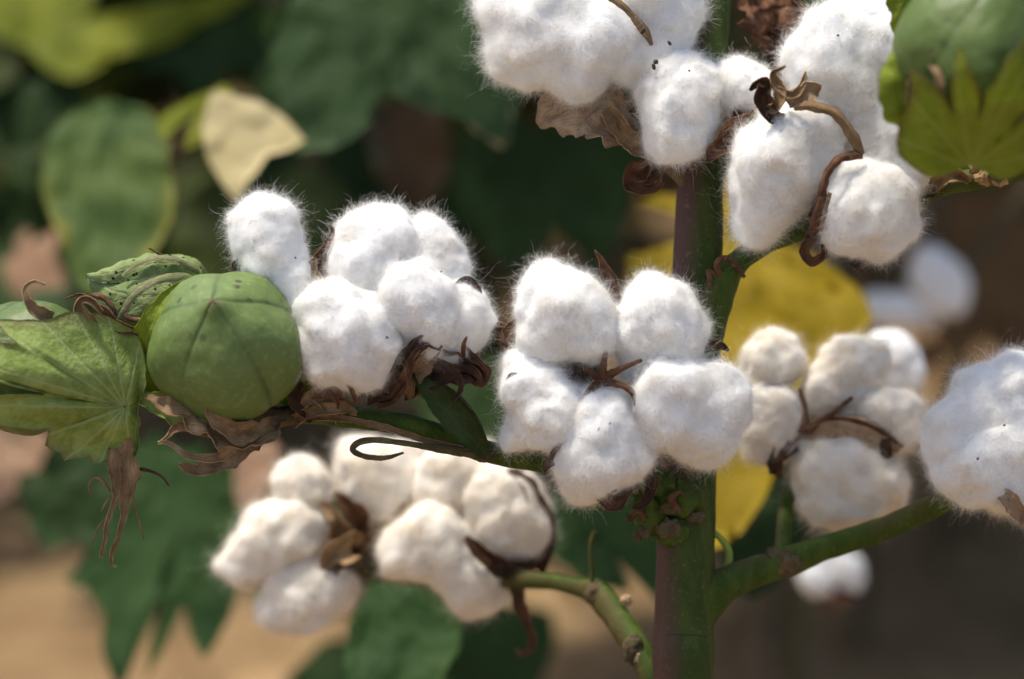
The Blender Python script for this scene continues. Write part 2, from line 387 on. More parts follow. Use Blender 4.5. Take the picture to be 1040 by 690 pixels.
# ------------------------------------------------------------------ lint
def ico(n):
    bm = bmesh.new(); bmesh.ops.create_icosphere(bm, subdivisions=n, radius=1)
    V = np.array([v.co[:] for v in bm.verts]); T = np.array([[v.index for v in f.verts] for f in bm.faces]); bm.free(); return V, T
ICO = {k: ico(k) for k in (3, 4, 5, 6)}
def vnormals(V, T):
    fn = np.cross(V[T[:, 1]] - V[T[:, 0]], V[T[:, 2]] - V[T[:, 0]])
    N = np.zeros_like(V)
    for k in range(3):
        for ax in range(3): N[:, ax] += np.bincount(T[:, k], fn[:, ax], len(V))
    return nrm(N)
def lock(spheres, z0=0, dens=.38, fuzz=1.0, seed=1, sub=5, rough=1.0, zs=.95, flen=1.0):
    """a lock of lint: lumpy core (m 0) and a coat of loose fibres (m 1). spheres: (x, y, z, r) photo pixels"""
    rng = np.random.default_rng(seed)
    S = np.array(spheres, float); C = S[:, :3].copy(); C[:, 1] *= -1; C[:, 2] += z0; r = S[:, 3] * 1.0 - .6
    c0 = (C * (r ** 2)[:, None]).sum(0) / (r ** 2).sum()
    D, T = ICO[sub]
    k = 4.0 / r.mean()
    def sdf(P):
        d = np.stack([np.linalg.norm((P - c) , axis=1) - q for c, q in zip(C, r)], 1)
        mn = d.min(1, keepdims=True)
        return mn[:, 0] - np.log(np.exp(-k * (d - mn)).sum(1)) / k
    rmax = (np.linalg.norm(C - c0, axis=1) + r).max() * 1.15
    hi = np.full(len(D), rmax); found = np.zeros(len(D), bool); rad = np.full(len(D), r.min() * .5)
    steps = np.linspace(rmax, r.min() * .3, 40)
    lo = rad.copy()
    for q in steps:
        d = sdf(c0 + D * q); hit = (d < 0) & ~found
        lo[hit] = q; found |= hit
    st = steps[0] - steps[1]
    a, b = lo, lo + st
    for _ in range(6):
        mdl = (a + b) / 2; ins = sdf(c0 + D * mdl[:, None]) < 0
        a = np.where(ins, mdl, a); b = np.where(ins, b, mdl)
    V = c0 + D * a[:, None]
    rm = np.median(a)
    N = vnormals(V, T)
    q = V / rm
    disp = rough * rm * (.20 * fbm(q * 1.4 + seed, 2) + .06 * (.8 - 2 * np.abs(pn(q * 1.9 + seed * 2))) + .02 * fbm(q * 5 + seed, 3))
    V = V + N * (disp - .03 * rm)[:, None]
    N = vnormals(V, T)
    gs = [G(V, None, T, 0)]
    # fibres
    fa = .5 * np.linalg.norm(np.cross(V[T[:, 1]] - V[T[:, 0]], V[T[:, 2]] - V[T[:, 0]]), axis=1)
    n = int(fa.sum() * dens * 2.9)
    if n:
        f = rng.choice(len(T), n, p=fa / fa.sum()); w = rng.dirichlet((1, 1, 1), n)
        P = np.einsum('ij,ijk->ik', w, V[T[f]]); Nn = nrm(np.einsum('ij,ijk->ik', w, N[T[f]]))
        tuft = fbm(P / rm * 3 + seed * 9, 2)
        flow = vn(P / rm * 1.3 + seed) + .9 * vn(P / rm * 4 + seed * 3) + rng.normal(size=(n, 3)) * .45
        d = nrm(np.cross(Nn, flow))
        d = nrm(d + Nn * ((rng.exponential(.06, n) + (rng.random(n) < .012) * rng.uniform(.1, .5, n)) * fuzz * (1 + .8 * np.maximum(tuft * 2, -.8)))[:, None])
        L = np.clip(rng.lognormal(math.log(15 * flen), .5, n), 4, 50) * (.75 + .25 * rm / 40)
        hug = rng.uniform(.7, 1.4, n)
        off = rng.uniform(-1.0, .9, n) + 2.4 * np.maximum(tuft, 0)
        loose = np.where(rng.random(n) < .3, rng.uniform(.15, .6, n), rng.uniform(.78, 1, n))
        # pulled wisps: bundles of fibres that leave the lock together
        nw = int(20 * fuzz * (rm / 40) * min(1, dens / .3))
        if nw:
            wi = rng.choice(n, nw); per = 38; k_ = np.repeat(np.arange(nw), per)
            wn = Nn[wi]; wt = nrm(np.cross(wn, rng.normal(size=(nw, 3))))
            wdir = nrm(wt + wn * rng.uniform(.05, .7, nw)[:, None])
            sp = rng.uniform(2, 5, nw)[k_][:, None]
            P2 = P[wi][k_] + rng.normal(size=(len(k_), 3)) * sp - wn[k_] * 1.0
            d2 = nrm(wdir[k_] + rng.normal(size=(len(k_), 3)) * .28)
            L2 = rng.uniform(5, 11, nw)[k_] * rng.uniform(.5, 1.5, len(k_))
            m2 = len(k_)
            P = np.concatenate([P, P2]); Nn = np.concatenate([Nn, wn[k_]]); d = np.concatenate([d, d2]); L = np.concatenate([L, L2])
            hug = np.concatenate([hug, np.full(m2, .35)]); off = np.concatenate([off, np.zeros(m2)]); loose = np.concatenate([loose, rng.uniform(.0, .5, m2)])
            n += m2
        nseg = 7; ds = (L / nseg)[:, None]
        p = P + Nn * off[:, None]; pts = [p]; side = []
        curlf = rng.uniform(.25, 1.25, n)[:, None]
        for i in range(nseg):
            side.append(nrm(np.cross(d, Nn)))
            p = p + d * ds; pts.append(p)
            Nn = nrm(Nn + d * ds / rm * hug[:, None])
            jit = vn(p * .09 + seed) * curlf * 1.5 + rng.normal(size=(n, 3)) * curlf * .6
            jit = jit - Nn * (np.einsum('ij,ij->i', jit, Nn) * loose)[:, None]
            d = nrm(d - Nn * (ds / rm * hug[:, None]) + jit)
        side.append(side[-1])
        pts = np.stack(pts, 1); side = np.stack(side, 1)
        wd_ = np.linspace(1, .35, nseg + 1)[None, :, None] * np.where(rng.random(n) < .08, rng.uniform(.11, .17, n), rng.uniform(.04, .085, n))[:, None, None]
        A = pts + side * wd_; B = pts - side * wd_
        FV = np.stack([A, B], 2).reshape(-1, 3)
        base = (np.arange(n) * (nseg + 1) * 2)[:, None] + (np.arange(nseg) * 2)[None]
        Q = np.stack([base, base + 1, base + 3, base + 2], 2).reshape(-1, 4)
        gs.append(G(FV, Q, None, 1))
    return gs

def flecks(spots, owner, seed=0):
    """tiny dark bits of trash caught in the lint, each on the lock it sits on: (x, y, z, r)"""
    rng = np.random.default_rng(seed); D, T = ICO[3]
    locks = [o for o in owner.children if o.name.startswith('lint_lock')]
    cen = [np.mean([v.co[:] for v in list(o.data.vertices)[::97]], axis=0) + np.array(owner.location) for o in locks]
    for x, y, z, r in spots:
        w = Wp(x, y, z); L = locks[int(np.argmin([np.linalg.norm(w - c) for c in cen]))]
        e = nrm(rng.normal(size=3)); V = D * r * (1 + .35 * pn(D * 2 + x))[:, None]; V = V + np.outer(V @ e, e) * rng.uniform(.2, 1.2)
        build('trash_fleck', G(V * [1, 1, .6] + [x, -y, z], None, T), FLECK, L, attrs=False)

def boll(loc, label, z0, locks, valves=(), lint=LINT, group='open cotton bolls', dens=.38, fuzz=1, sub=5, seed=1, zs=1, rough=1.0, flen=1.0):
    r = thing('open_cotton_boll', Wp(loc[0], loc[1], z0 + loc[2]), label, 'cotton boll', group)
    for i, s in enumerate(locks):
        build('lint_lock', lock(s, z0, dens, fuzz, seed * 31 + i, sub, rough, flen=flen), lint, r, attrs=False)
    for i, v in enumerate(valves):
        nm, m, pts, kw = v
        pts = [(p[0], p[1], p[2] + z0, p[3]) for p in pts]
        kw = dict(kw); kw.setdefault('seed', seed * 13 + i)
        build(nm, valve(pts, **kw), m, r)
    return r
def lval(pts, **kw):
    """a valve whose pattern runs like a leaf's: midrib along the middle"""
    g = valve(pts, **kw); a, b = g['a'].copy(), g['b'].copy()
    g['a'] = np.abs(b) * .25; g['b'] = a; g['c'] = np.full(len(a), .3)
    return g
BRACTP = leaf_mat('bract_rib', (.20, .21, .09), (.27, .27, .13), (.32, .31, .18), None, .2, 0, .02, 8)
JROLL = 0.3
STRIP = husk_mat('dry_strip', (.06, .055, .02), (.13, .11, .045), (.24, .20, .10))

# ------------------------------------------------------------------ the cotton plant in focus
base = Wp(693, 1400, -70); base = np.array([base[0], base[1], 0]); base[2] = zground(base[0], base[1])
plant = thing('cotton_plant', base, 'cotton plant in sharp focus with purple green upright stem carrying the open bolls', 'plant')
low = (CAM + 0)  # stem foot in model space: keep the stem straight down to the soil
def inv(p):
    d = np.asarray(p, float) - CAM; dep = d @ FW
    return (520 + d @ RT / dep * FPX, 345 - d @ UP / dep * FPX, (1 - dep / D0) * FPX)
foot = inv(base)
mid = inv((Wp(694, 700, -70) + base) / 2)
g = [tube([(foot[0] + 2, foot[1] + 30, foot[2], 36), (mid[0], mid[1], mid[2], 34), (694, 740, -70, 31), (695, 640, -70, 30), (698, 540, -70, 29), (701, 440, -70, 28),
           (706, 340, -70, 27), (709, 260, -70, 25), (712, 180, -70, 23), (718, 90, -70, 19), (725, 0, -70, 17), (730, -90, -72, 15), (733, -220, -75, 12),
           (731, -380, -90, 10), (738, -560, -100, 8)], 150, 36, .10, .022, seed=3, ribs=5)]
build('stem', g, STEM, plant)
# node swellings and dried leaf scars on the stem
rng = np.random.default_rng(3)
D, T = ICO[4]
def lump(x, y, z, rx, ry, rz, seed, amp=.35):
    V = D * (1 + amp * fbm(D * 1.9 + seed * 5.1, 3))[:, None]
    return G(V * [rx, ry, rz] + [x, -y, z], None, T)
build('stem_node', [lump(690, 508, -46, 26, 20, 18, 1), lump(668, 492, -40, 20, 16, 15, 2), lump(660, 520, -42, 18, 24, 14, 3), lump(683, 540, -44, 18, 15, 10, 6)], TWIG, plant)
for l_ in (lump(679, 537, -34, 13, 11, 6, 4, .5), lump(681, 515, -26, 9, 7, 6, 5, .8), lump(655, 540, -34, 6, 8, 5, 7, .6), lump(648, 545, -38, 5, 6, 5, 8, .7), lump(706, 525, -40, 9, 6, 4, 9, .7)): build('leaf_scar', l_, TWIGB, plant)
for i, pts in enumerate([[(655, 528, -30, 3), (648, 520, -24, 3.2), (640, 528, -22, 2.4), (636, 522, -20, 1.2)], [(690, 520, -26, 4), (682, 508, -18, 4), (690, 500, -18, 2), (697, 506, -20, 1)],
                         [(735, 285, -38, 4), (728, 270, -30, 4), (736, 262, -26, 3.4), (748, 270, -28, 3), (756, 282, -30, 2)], [(728, 282, -36, 3), (720, 276, -30, 3), (722, 290, -28, 1.6)]]):
    build('dried_stipule', tube(pts, 26, 8, .4, .12, seed=i), HUSK, plant)
# fruiting branches
build('branch', tube([(690, 505, -66, 15), (650, 494, -50, 13), (600, 480, -36, 11), (540, 467, -26, 11), (492, 458, -18, 11.5), (460, 446, -12, 11), (415, 432, -6, 11), (360, 424, -8, 11),
                      (310, 421, -14, 9), (250, 418, -46, 8), (170, 405, -60, 8), (90, 392, -64, 7), (10, 385, -60, 6), (-40, 380, -60, 5)], 130, 14, .14, .05, seed=4, ribs=3), TWIG, plant)
build('branch', tube([(708, 395, -64, 16), (722, 330, -52, 16), (733, 290, -46, 16), (752, 264, -50, 12), (790, 243, -56, 10), (850, 226, -52, 10), (915, 206, -34, 10), (955, 190, -10, 11), (1000, 180, 20, 11),
                      (1045, 172, 50, 10), (1100, 160, 70, 8)], 90, 14, .16, .05, seed=5, ribs=3), TWIG, plant)
build('branch', tube([(696, 735, -74, 18), (672, 700, -88, 15), (650, 662, -110, 14), (632, 634, -140, 14), (614, 610, -172, 14), (603, 601, -184, 13), (588, 597, -196, 9.5), (562, 591, -216, 8.5), (530, 590, -240, 8), (480, 590, -275, 8), (420, 588, -300, 7),
                      (368, 580, -320, 7)], 90, 14, .14, .05, seed=6, ribs=3), TWIG, plant)
build('branch', tube([(700, 640, -72, 20), (722, 604, -72, 20), (750, 587, -84, 17), (790, 573, -100, 15), (800, 570, -104, 16), (835, 557, -112, 13), (880, 543, -108, 12.5), (920, 527, -94, 12), (960, 508, -72, 12),
                      (1010, 486, -60, 11), (1060, 466, -60, 10)], 90, 14, .12, .05, seed=7, ribs=3), TWIG, plant)
for l_ in (lump(644, 660, -100, 12, 16, 9, 11, .3), lump(799, 572, -92, 16, 12, 10, 12, .6), lump(784, 566, -92, 8, 9, 7, 13, .6), lump(492, 461, -6, 10, 8, 7, 14, .5), lump(606, 604, -172, 12, 12, 9, 15, .35)): build('branch_scar', l_, TWIGB, plant)
for l_ in (lump(652, 668, -96, 8, 9, 5, 15, .5), lump(636, 610, -140, 6, 5, 4, 16, .6)): build('leaf_scar', l_, HUSKP, plant)
build('petiole', tube([(716, 536, -88, 3.5), (730, 545, -90, 3.6), (740, 560, -92, 4), (739, 576, -90, 4.4), (733, 588, -84, 5)], 24, 8, .08, seed=1), PETI, plant)
build('petiole', tube([(602, 604, -176, 3), (601, 580, -172, 2.4), (600, 555, -168, 2.4), (604, 540, -166, 3)], 24, 8, .2, seed=2), TWIG, plant)
# small leaf and dry strips at the fork of the left branch
build('leaflet', lval([(494, 462, 4, 8), (478, 446, 16, 26), (455, 420, 24, 34), (436, 398, 28, 24), (420, 378, 26, 5)], curl=.28, crump=.7, th=1.2, n=40, nv=13, seed=2, rag_=.15, face=(.35, .2, 1)), LEAFO, plant)
build('dried_strip', tube([(482, 461, 2, 4), (450, 457, 10, 3.2), (410, 450, 14, 2.4), (378, 447, 17, 2.6), (362, 451, 20, 2.8), (359, 458, 21, 2.4), (372, 464, 22, 2.2), (392, 465, 22, 2.0), (410, 460, 22, .9)], 70, 9, .35, .12, seed=3, ell=1.3), STRIP, plant)
build('dried_strip', valve([(320, 425, 0, 5), (350, 426, 10, 6), (390, 434, 12, 6), (430, 447, 8, 5), (470, 456, 2, 4)], curl=.4, crump=.5, n=40, seed=8), HUSKT, plant)
def leaf_local(size, rng, lobes=3, nr=7, na=26, droop=.35, fold=.25):
    """palmate cotton leaf about the origin: y towards the tip, z the upper side; returns grid (nr,na,3) and its pattern"""
    A = np.linspace(-150, 150, na)
    axes = np.array([-62, 0, 62]) if lobes == 3 else np.array([-105, -52, 0, 52, 105])
    rr = .42 + sum((1.0 if a == 0 else .82 if abs(a) < 70 else .6) * np.exp(-((A - a) / (21 if lobes == 3 else 17)) ** 2) * .58 for a in axes)
    s = np.linspace(.03, 1, nr)[:, None]
    th = np.deg2rad(A)[None]
    x = s * rr * np.sin(th); y = s * rr * np.cos(th)
    z = -droop * (x ** 2 + y ** 2) * rng.uniform(.4, 1.2) + fold * np.abs(x) * rng.uniform(-.3, 1) + .05 * np.sin(x * 7 + rng.uniform(0, 6)) + .05 * np.sin(y * 8 + rng.uniform(0, 6))
    near = np.abs(A[:, None] - axes[None]).min(1)
    pe = s * rr * np.sin(np.deg2rad(np.minimum(near, 80))); al = s * rr * np.cos(np.deg2rad(near))
    return np.stack([x, y, z], 2) * size, pe, al, np.repeat(s, na, 1)
def leaf_world(p, tip, up, size, rng, **kw):
    P, pe, al, s = leaf_local(size, rng, **kw)
    y = nrm(np.asarray(tip, float)); z = np.asarray(up, float); z = nrm(z - y * (z @ y)); x = np.cross(y, z)
    V = P.reshape(-1, 3) @ np.stack([x, y, z]) + p
    return G(V, gridq(*P.shape[:2]), None, 0, pe.ravel(), al.ravel(), s.ravel())

# ------------------------------------------------------------------ open bolls in focus
bD = boll((622, 430, -30), 'open white boll at picture centre with five fluffy locks around a brown star', 0, [
    [(575, 315, 20, 38), (598, 335, 22, 32), (553, 345, 14, 27), (562, 292, 8, 24), (556, 312, 10, 26)],
    [(672, 322, 10, 38), (650, 340, 12, 30), (690, 345, 8, 27), (660, 300, 4, 21), (650, 364, -8, 24)],
    [(540, 395, 18, 31), (560, 420, 20, 37), (526, 374, 8, 19), (530, 436, 6, 18), (516, 450, 2, 8)],
    [(606, 430, 24, 36), (600, 465, 18, 39), (632, 462, 16, 30), (598, 492, 6, 22), (622, 410, 12, 22)],
    [(685, 402, 18, 43), (725, 405, 8, 32), (715, 440, 4, 36), (665, 432, 14, 29), (735, 425, 0, 22)]],
  [('septum', HUSK, [(612, 386, 34, 9.4875), (613, 370, 42, 6.0375), (616, 352, 40, 2.5875)], dict(curl=-.5, crump=.4)),
   ('septum', HUSK, [(612, 386, 34, 9.4875), (630, 375, 44, 6.0375), (652, 366, 38, 2.5875)], dict(curl=-.5, crump=.4)),
   ('septum', HUSK, [(610, 386, 34, 8.625), (600, 378, 42, 6.0375), (592, 372, 40, 2.5875)], dict(curl=-.5, crump=.4)),
   ('septum', HUSK, [(610, 388, 36, 8.625), (630, 391, 46, 6.0375), (642, 400, 48, 5.175), (645, 412, 42, 1.725)], dict(curl=-.5, crump=.4)),
   ('septum', HUSK, [(610, 388, 36, 8.625), (594, 402, 44, 5.175), (582, 424, 44, 4.3125), (572, 446, 40, 4.3125), (560, 462, 40, 3.45)], dict(curl=-.5, crump=.5)),
   ('bur_valve', HUSK, [(600, 380, -30, 26), (612, 330, -26, 26), (619, 295, -14, 20), (614, 272, -6, 10), (604, 254, 0, 1)], dict(curl=.3)),
   ('bur_valve', HUSK, [(600, 390, -30, 26), (560, 362, -26, 26), (532, 348, -8, 17), (514, 337, 0, 9), (496, 335, 2, 6), (489, 338, 4, 1)], dict(curl=.4)),
   ('bur_valve', HUSK, [(560, 365, -20, 14), (530, 360, -6, 13), (512, 352, 4, 10), (516, 334, 6, 8), (530, 322, 4, 2)], dict(curl=.4)),
   ('bur_valve', HUSKD, [(650, 390, -34, 26), (690, 368, -30, 24), (718, 352, 12, 14), (730, 350, 12, 10), (740, 356, 8, 2)], dict(curl=.4)),
   ('bur_valve', HUSK, [(610, 420, -30, 30), (590, 445, -10, 24), (573, 447, 20, 14), (566, 462, 26, 12), (556, 474, 26, 6), (553, 482, 24, 1)], dict(curl=.5)),
   ('bur_valve', HUSK, [(620, 430, -34, 30), (632, 480, -24, 34), (627, 500, 2, 26), (618, 508, 14, 20), (609, 500, 18, 12), (612, 484, 20, 3)], dict(curl=.6, crump=.8)),
   ('bur_valve', HUSKD, [(630, 430, -34, 26), (650, 470, -20, 22), (661, 488, -4, 14), (659, 502, 2, 10), (650, 514, 4, 7), (642, 516, 6, 2)], dict(curl=.5)),
   ('bur_valve', HUSK, [(540, 400, 40, 5), (530, 386, 40, 7), (520, 382, 36, 6), (514, 388, 34, 2)], dict(curl=.5))], seed=1)
build('stalk', tube([(640, 492, -45, 9), (632, 470, -40, 10), (622, 430, -30, 16)], 16, 10, .1), TWIGB, bD)
flecks([(608, 436, 60, 1.0), (592, 440, 56, .8), (619, 431, 57, 1.3)], bD, 1)

bC = boll((400, 400, -10), 'open white boll right of the big green boll, with one tall finger-like lock', 0, [
    [(268, 229, -6, 32), (275, 256, -6, 35), (287, 288, -8, 31), (256, 243, -10, 19), (290, 312, -8, 26)],
    [(345, 325, 30, 39), (365, 345, 32, 41), (337, 356, 25, 34), (374, 368, 22, 27), (330, 318, 26, 24)],
    [(378, 242, 0, 32), (363, 268, 4, 31), (394, 262, 2, 30), (372, 290, 4, 26), (398, 236, -4, 22)],
    [(435, 247, -14, 23), (445, 265, -16, 27), (428, 272, -14, 27), (434, 230, -20, 11), (455, 282, -14, 20)],
    [(420, 300, 26, 35), (436, 316, 22, 31), (404, 312, 20, 26), (440, 338, 16, 26)],
    [(463, 328, 4, 33), (480, 325, 2, 18), (452, 350, 4, 25), (470, 306, -2, 22)]],
  [('bur_valve', HUSK, [(350, 360, -34, 30), (336, 310, -14, 26), (325, 276, 0, 22), (333, 252, 6, 10), (339, 236, 8, 5), (333, 227, 8, 1)], dict(curl=.45, face=(-.6, 0, .8))),
   ('bur_valve', HUSKT, [(340, 330, -20, 22), (324, 296, 0, 22), (316, 275, 8, 14), (320, 262, 10, 4)], dict(curl=.3)),
   ('bur_valve', HUSK, [(280, 300, -34, 20), (255, 285, -18, 16), (240, 271, 0, 10), (250, 262, 10, 6), (262, 252, 14, 1)], dict(curl=.4)),
   ('bur_valve', HUSKD, [(440, 340, -26, 24), (462, 315, -10, 20), (466, 291, 10, 10), (476, 287, 12, 10), (484, 298, 10, 9), (484, 310, 6, 3)], dict(curl=.5)),
   ('bur_valve', HUSKD, [(372, 406, 6, 14), (396, 396, 22, 18), (408, 374, 36, 18), (418, 356, 44, 15), (432, 346, 44, 10), (448, 354, 38, 4)], dict(curl=.5, crump=.9)),
   ('bur_valve', HUSK, [(384, 412, 12, 10), (402, 402, 30, 10), (414, 378, 42, 9), (422, 360, 48, 7), (434, 351, 46, 3)], dict(curl=.3, crump=.7)),
   ('bur_valve', HUSKT, [(408, 400, 16, 16), (424, 378, 28, 20), (440, 358, 32, 16), (446, 350, 30, 6)], dict(curl=.2, crump=.9)),
   ('bur_valve', HUSKD, [(410, 390, -6, 30), (436, 376, 12, 38), (462, 374, 16, 32), (480, 380, 16, 22), (492, 388, 14, 8)], dict(curl=.5, crump=1.5)),
   ('bur_valve', HUSK, [(440, 372, 6, 24), (462, 362, 16, 28), (484, 372, 18, 18), (492, 386, 20, 12), (480, 390, 22, 3)], dict(curl=.4, crump=1.3)),
   ('bur_valve', HUSKD, [(430, 362, 22, 8), (452, 372, 30, 9), (466, 384, 34, 7), (468, 396, 34, 5), (460, 408, 32, 2)], dict(curl=.3, crump=.7)),
   ('bur_valve', HUSKD, [(470, 372, 26, 5), (482, 376, 28, 5), (488, 386, 28, 4), (482, 392, 28, 2)], dict(curl=.3, crump=.5)),
   ('bur_valve', HUSK, [(470, 362, 34, 4), (471, 350, 40, 4), (474, 342, 40, 1.5)], dict(curl=.3, crump=.5)),
   ('bur_valve', HUSKT, [(345, 420, -6, 14), (330, 408, 16, 16), (318, 402, 22, 14), (308, 412, 20, 6)], dict(curl=.4, crump=1.2)),
   ('bur_valve', HUSK, [(352, 418, 0, 12), (345, 404, 24, 12), (336, 398, 28, 10), (322, 404, 30, 4)], dict(curl=.4, crump=1.2)),
   ('bur_valve', HUSK, [(362, 410, 30, 4), (358, 398, 42, 5), (352, 388, 46, 2), (350, 380, 46, 1)], dict(curl=.3, crump=.4)),
   ('bract', HUSKD, [(318, 424, -4, 10), (305, 410, 10, 16), (298, 396, 16, 14), (306, 388, 18, 6)], dict(curl=.4, crump=1.4)),
   ('bract', HUSKT, [(300, 426, -10, 14), (318, 418, 14, 10), (345, 414, 18, 12), (362, 420, 12, 4)], dict(curl=.4, crump=1.2))], seed=2)
build('stalk', tube([(490, 456, -14, 8), (480, 430, -8, 8), (462, 408, -4, 9), (430, 390, -6, 14), (400, 350, -20, 14)], 26, 10, .12, seed=2), TWIGB, bC)
flecks([(393, 343, 70, 1.3), (448, 276, 20, 1.0), (300, 262, 26, .9)], bC, 2)

bA = boll((620, 120, -70), 'large white boll at the top edge left of the stem, above a pale papery bract', -30, [
    [(540, 28, 0, 46), (588, 42, 5, 50), (528, 58, -5, 28), (586, 76, 2, 24), (520, 2, -4, 30), (560, -5, 0, 44), (622, 30, 6, 36)],
    [(682, 8, -4, 33), (672, 38, -2, 30), (660, -15, 0, 40), (640, 60, 4, 26), (662, 68, 2, 22)],
    [(690, 105, 15, 37), (688, 133, 15, 34), (682, 82, 8, 30), (700, 90, 6, 28)]],
  [('septum', HUSKT, [(618, -4, 53, 7.2), (634, 8, 53, 6), (646, 20, 49, 7.2), (656, 34, 43, 8.4), (662, 46, 37, 3.6)], dict(curl=-.3, crump=.6)),
   ('bract', HUSKP, [(655, 150, -20, 12), (638, 132, -12, 42), (612, 116, -6, 66), (590, 110, -4, 64), (568, 122, -8, 50), (560, 134, -8, 30)], dict(curl=.12, crump=2.4, n=40, nv=21, th=1.0, face=(.1, .4, 1))),
   ('bract', HUSKT, [(664, 160, -16, 12), (646, 146, -4, 24), (628, 128, 4, 20), (616, 112, 6, 14)], dict(curl=.5, crump=1.6)),
   ('bur_valve', HUSK, [(668, 168, -40, 12), (655, 176, -30, 26), (644, 178, -26, 24), (642, 190, -22, 14), (660, 192, -20, 10), (674, 184, -20, 5)], dict(curl=.5, crump=1.2)),
   ('bur_valve', HUSKT, [(660, 110, 18, 5), (668, 98, 24, 5), (671, 88, 24, 2)], dict(curl=.3, crump=.4))], seed=3, fuzz=1.2)
build('stalk', tube([(705, 190, -66, 10), (690, 175, -62, 10), (665, 150, -66, 12), (640, 110, -60, 16)], 20, 10, .12, seed=2), TWIGB, bA)
flecks([(680, 44, 34, 1.6), (666, 63, 34, 2.6), (664, 68, 32, 2), (653, 32, 42, 2.2), (700, 72, 30, 1)], bA, 3)

bB = boll((870, 190, -40), 'open white boll right of the stem with a curved brown ridge between its locks', 0, [
    [(795, 163, 15, 46), (806, 145, 18, 40), (782, 203, 10, 33), (766, 232, 0, 20), (826, 135, 12, 28), (770, 180, 6, 28)],
    [(880, 210, 25, 41), (886, 196, 22, 39), (897, 228, 16, 33), (866, 225, 18, 30)],
    [(862, 45, -4, 48), (842, 70, -2, 40), (890, 52, -4, 40), (822, 66, -2, 23), (870, 90, 0, 36), (910, 30, -8, 24)],
    [(912, 142, 0, 40), (890, 118, 0, 34), (936, 158, -6, 28), (900, 165, -4, 30)],
    [(752, 90, -36, 29), (738, 86, -38, 20), (770, 96, -34, 23)]],
  [('septum', HUSKT, [(806, 108, 61, 7.38462), (826, 108, 67, 9.23077), (846, 114, 67, 10.1538), (861, 130, 63, 10.1538), (870, 146, 59, 10.1538), (875, 158, 55, 7.38462)], dict(curl=-.35, crump=.5, n=40)),
   ('septum', HUSK, [(876, 156, 55, 9.23077), (858, 160, 65, 9.23077), (844, 170, 67, 8.30769), (837, 186, 65, 8.30769), (834, 205, 61, 9.23077), (829, 226, 51, 11.0769), (824, 240, 41, 9.23077)], dict(curl=-.35, crump=.9, n=46)),
   ('septum', HUSKT, [(843, 196, 65, 3.69231), (838, 215, 59, 4.61538), (833, 235, 47, 4.61538)], dict(curl=-.3, crump=.6)),
   ('bur_valve', HUSK, [(836, 205, -20, 26), (830, 232, 10, 22), (822, 246, 28, 13), (818, 258, 30, 10), (826, 266, 30, 9), (836, 258, 30, 7), (834, 248, 32, 3)], dict(curl=.5, crump=.9)),
   ('bur_valve', HUSKD, [(792, 122, 20, 12), (782, 114, 48, 17), (774, 98, 54, 17), (778, 84, 54, 12), (768, 86, 56, 7), (761, 92, 56, 2)], dict(curl=.6, crump=.7)),
   ('bur_valve', HUSKT, [(778, 112, 50, 4), (788, 108, 56, 11), (792, 92, 56, 12), (786, 76, 56, 7), (798, 67, 56, 1.5)], dict(curl=.5, crump=.6)),
   ('bur_valve', HUSKP, [(800, 104, 46, 16), (812, 98, 58, 22), (826, 92, 56, 22), (832, 94, 52, 8)], dict(curl=.15, crump=.9)),
   ('bur_valve', HUSKT, [(790, 90, 56, 4), (802, 96, 60, 8), (812, 92, 60, 8), (817, 82, 56, 5), (818, 73, 54, 1.5)], dict(curl=.4, crump=.6)),
   ('bur_valve', HUSK, [(775, 122, -20, 26), (752, 134, -6, 30), (736, 144, 0, 22), (726, 156, 2, 14), (720, 164, 2, 5)], dict(curl=.5, crump=1.1)),
   ('bur_valve', HUSKD, [(770, 118, -26, 20), (748, 124, -22, 20), (736, 134, -16, 10)], dict(curl=.4, crump=1.0)),
   ('bur_valve', HUSK, [(930, 196, -30, 20), (945, 190, -12, 20), (956, 182, 0, 16), (968, 178, 4, 10), (980, 184, 4, 4)], dict(curl=.5, crump=1.0)),
   ('bur_valve', HUSKD, [(900, 240, -20, 14), (872, 266, 4, 8), (866, 268, 8, 6), (876, 276, 10, 2)], dict(curl=.4, crump=.5))], seed=4, fuzz=1.15)
build('stalk', tube([(952, 192, -12, 9), (935, 190, -24, 11), (900, 180, -40, 16), (870, 160, -40, 16)], 20, 10, .12, seed=2), TWIGB, bB)
flecks([(851, 36, 48, 1.3), (893, 168, 36, 1.2), (897, 171, 34, 1)], bB, 4)

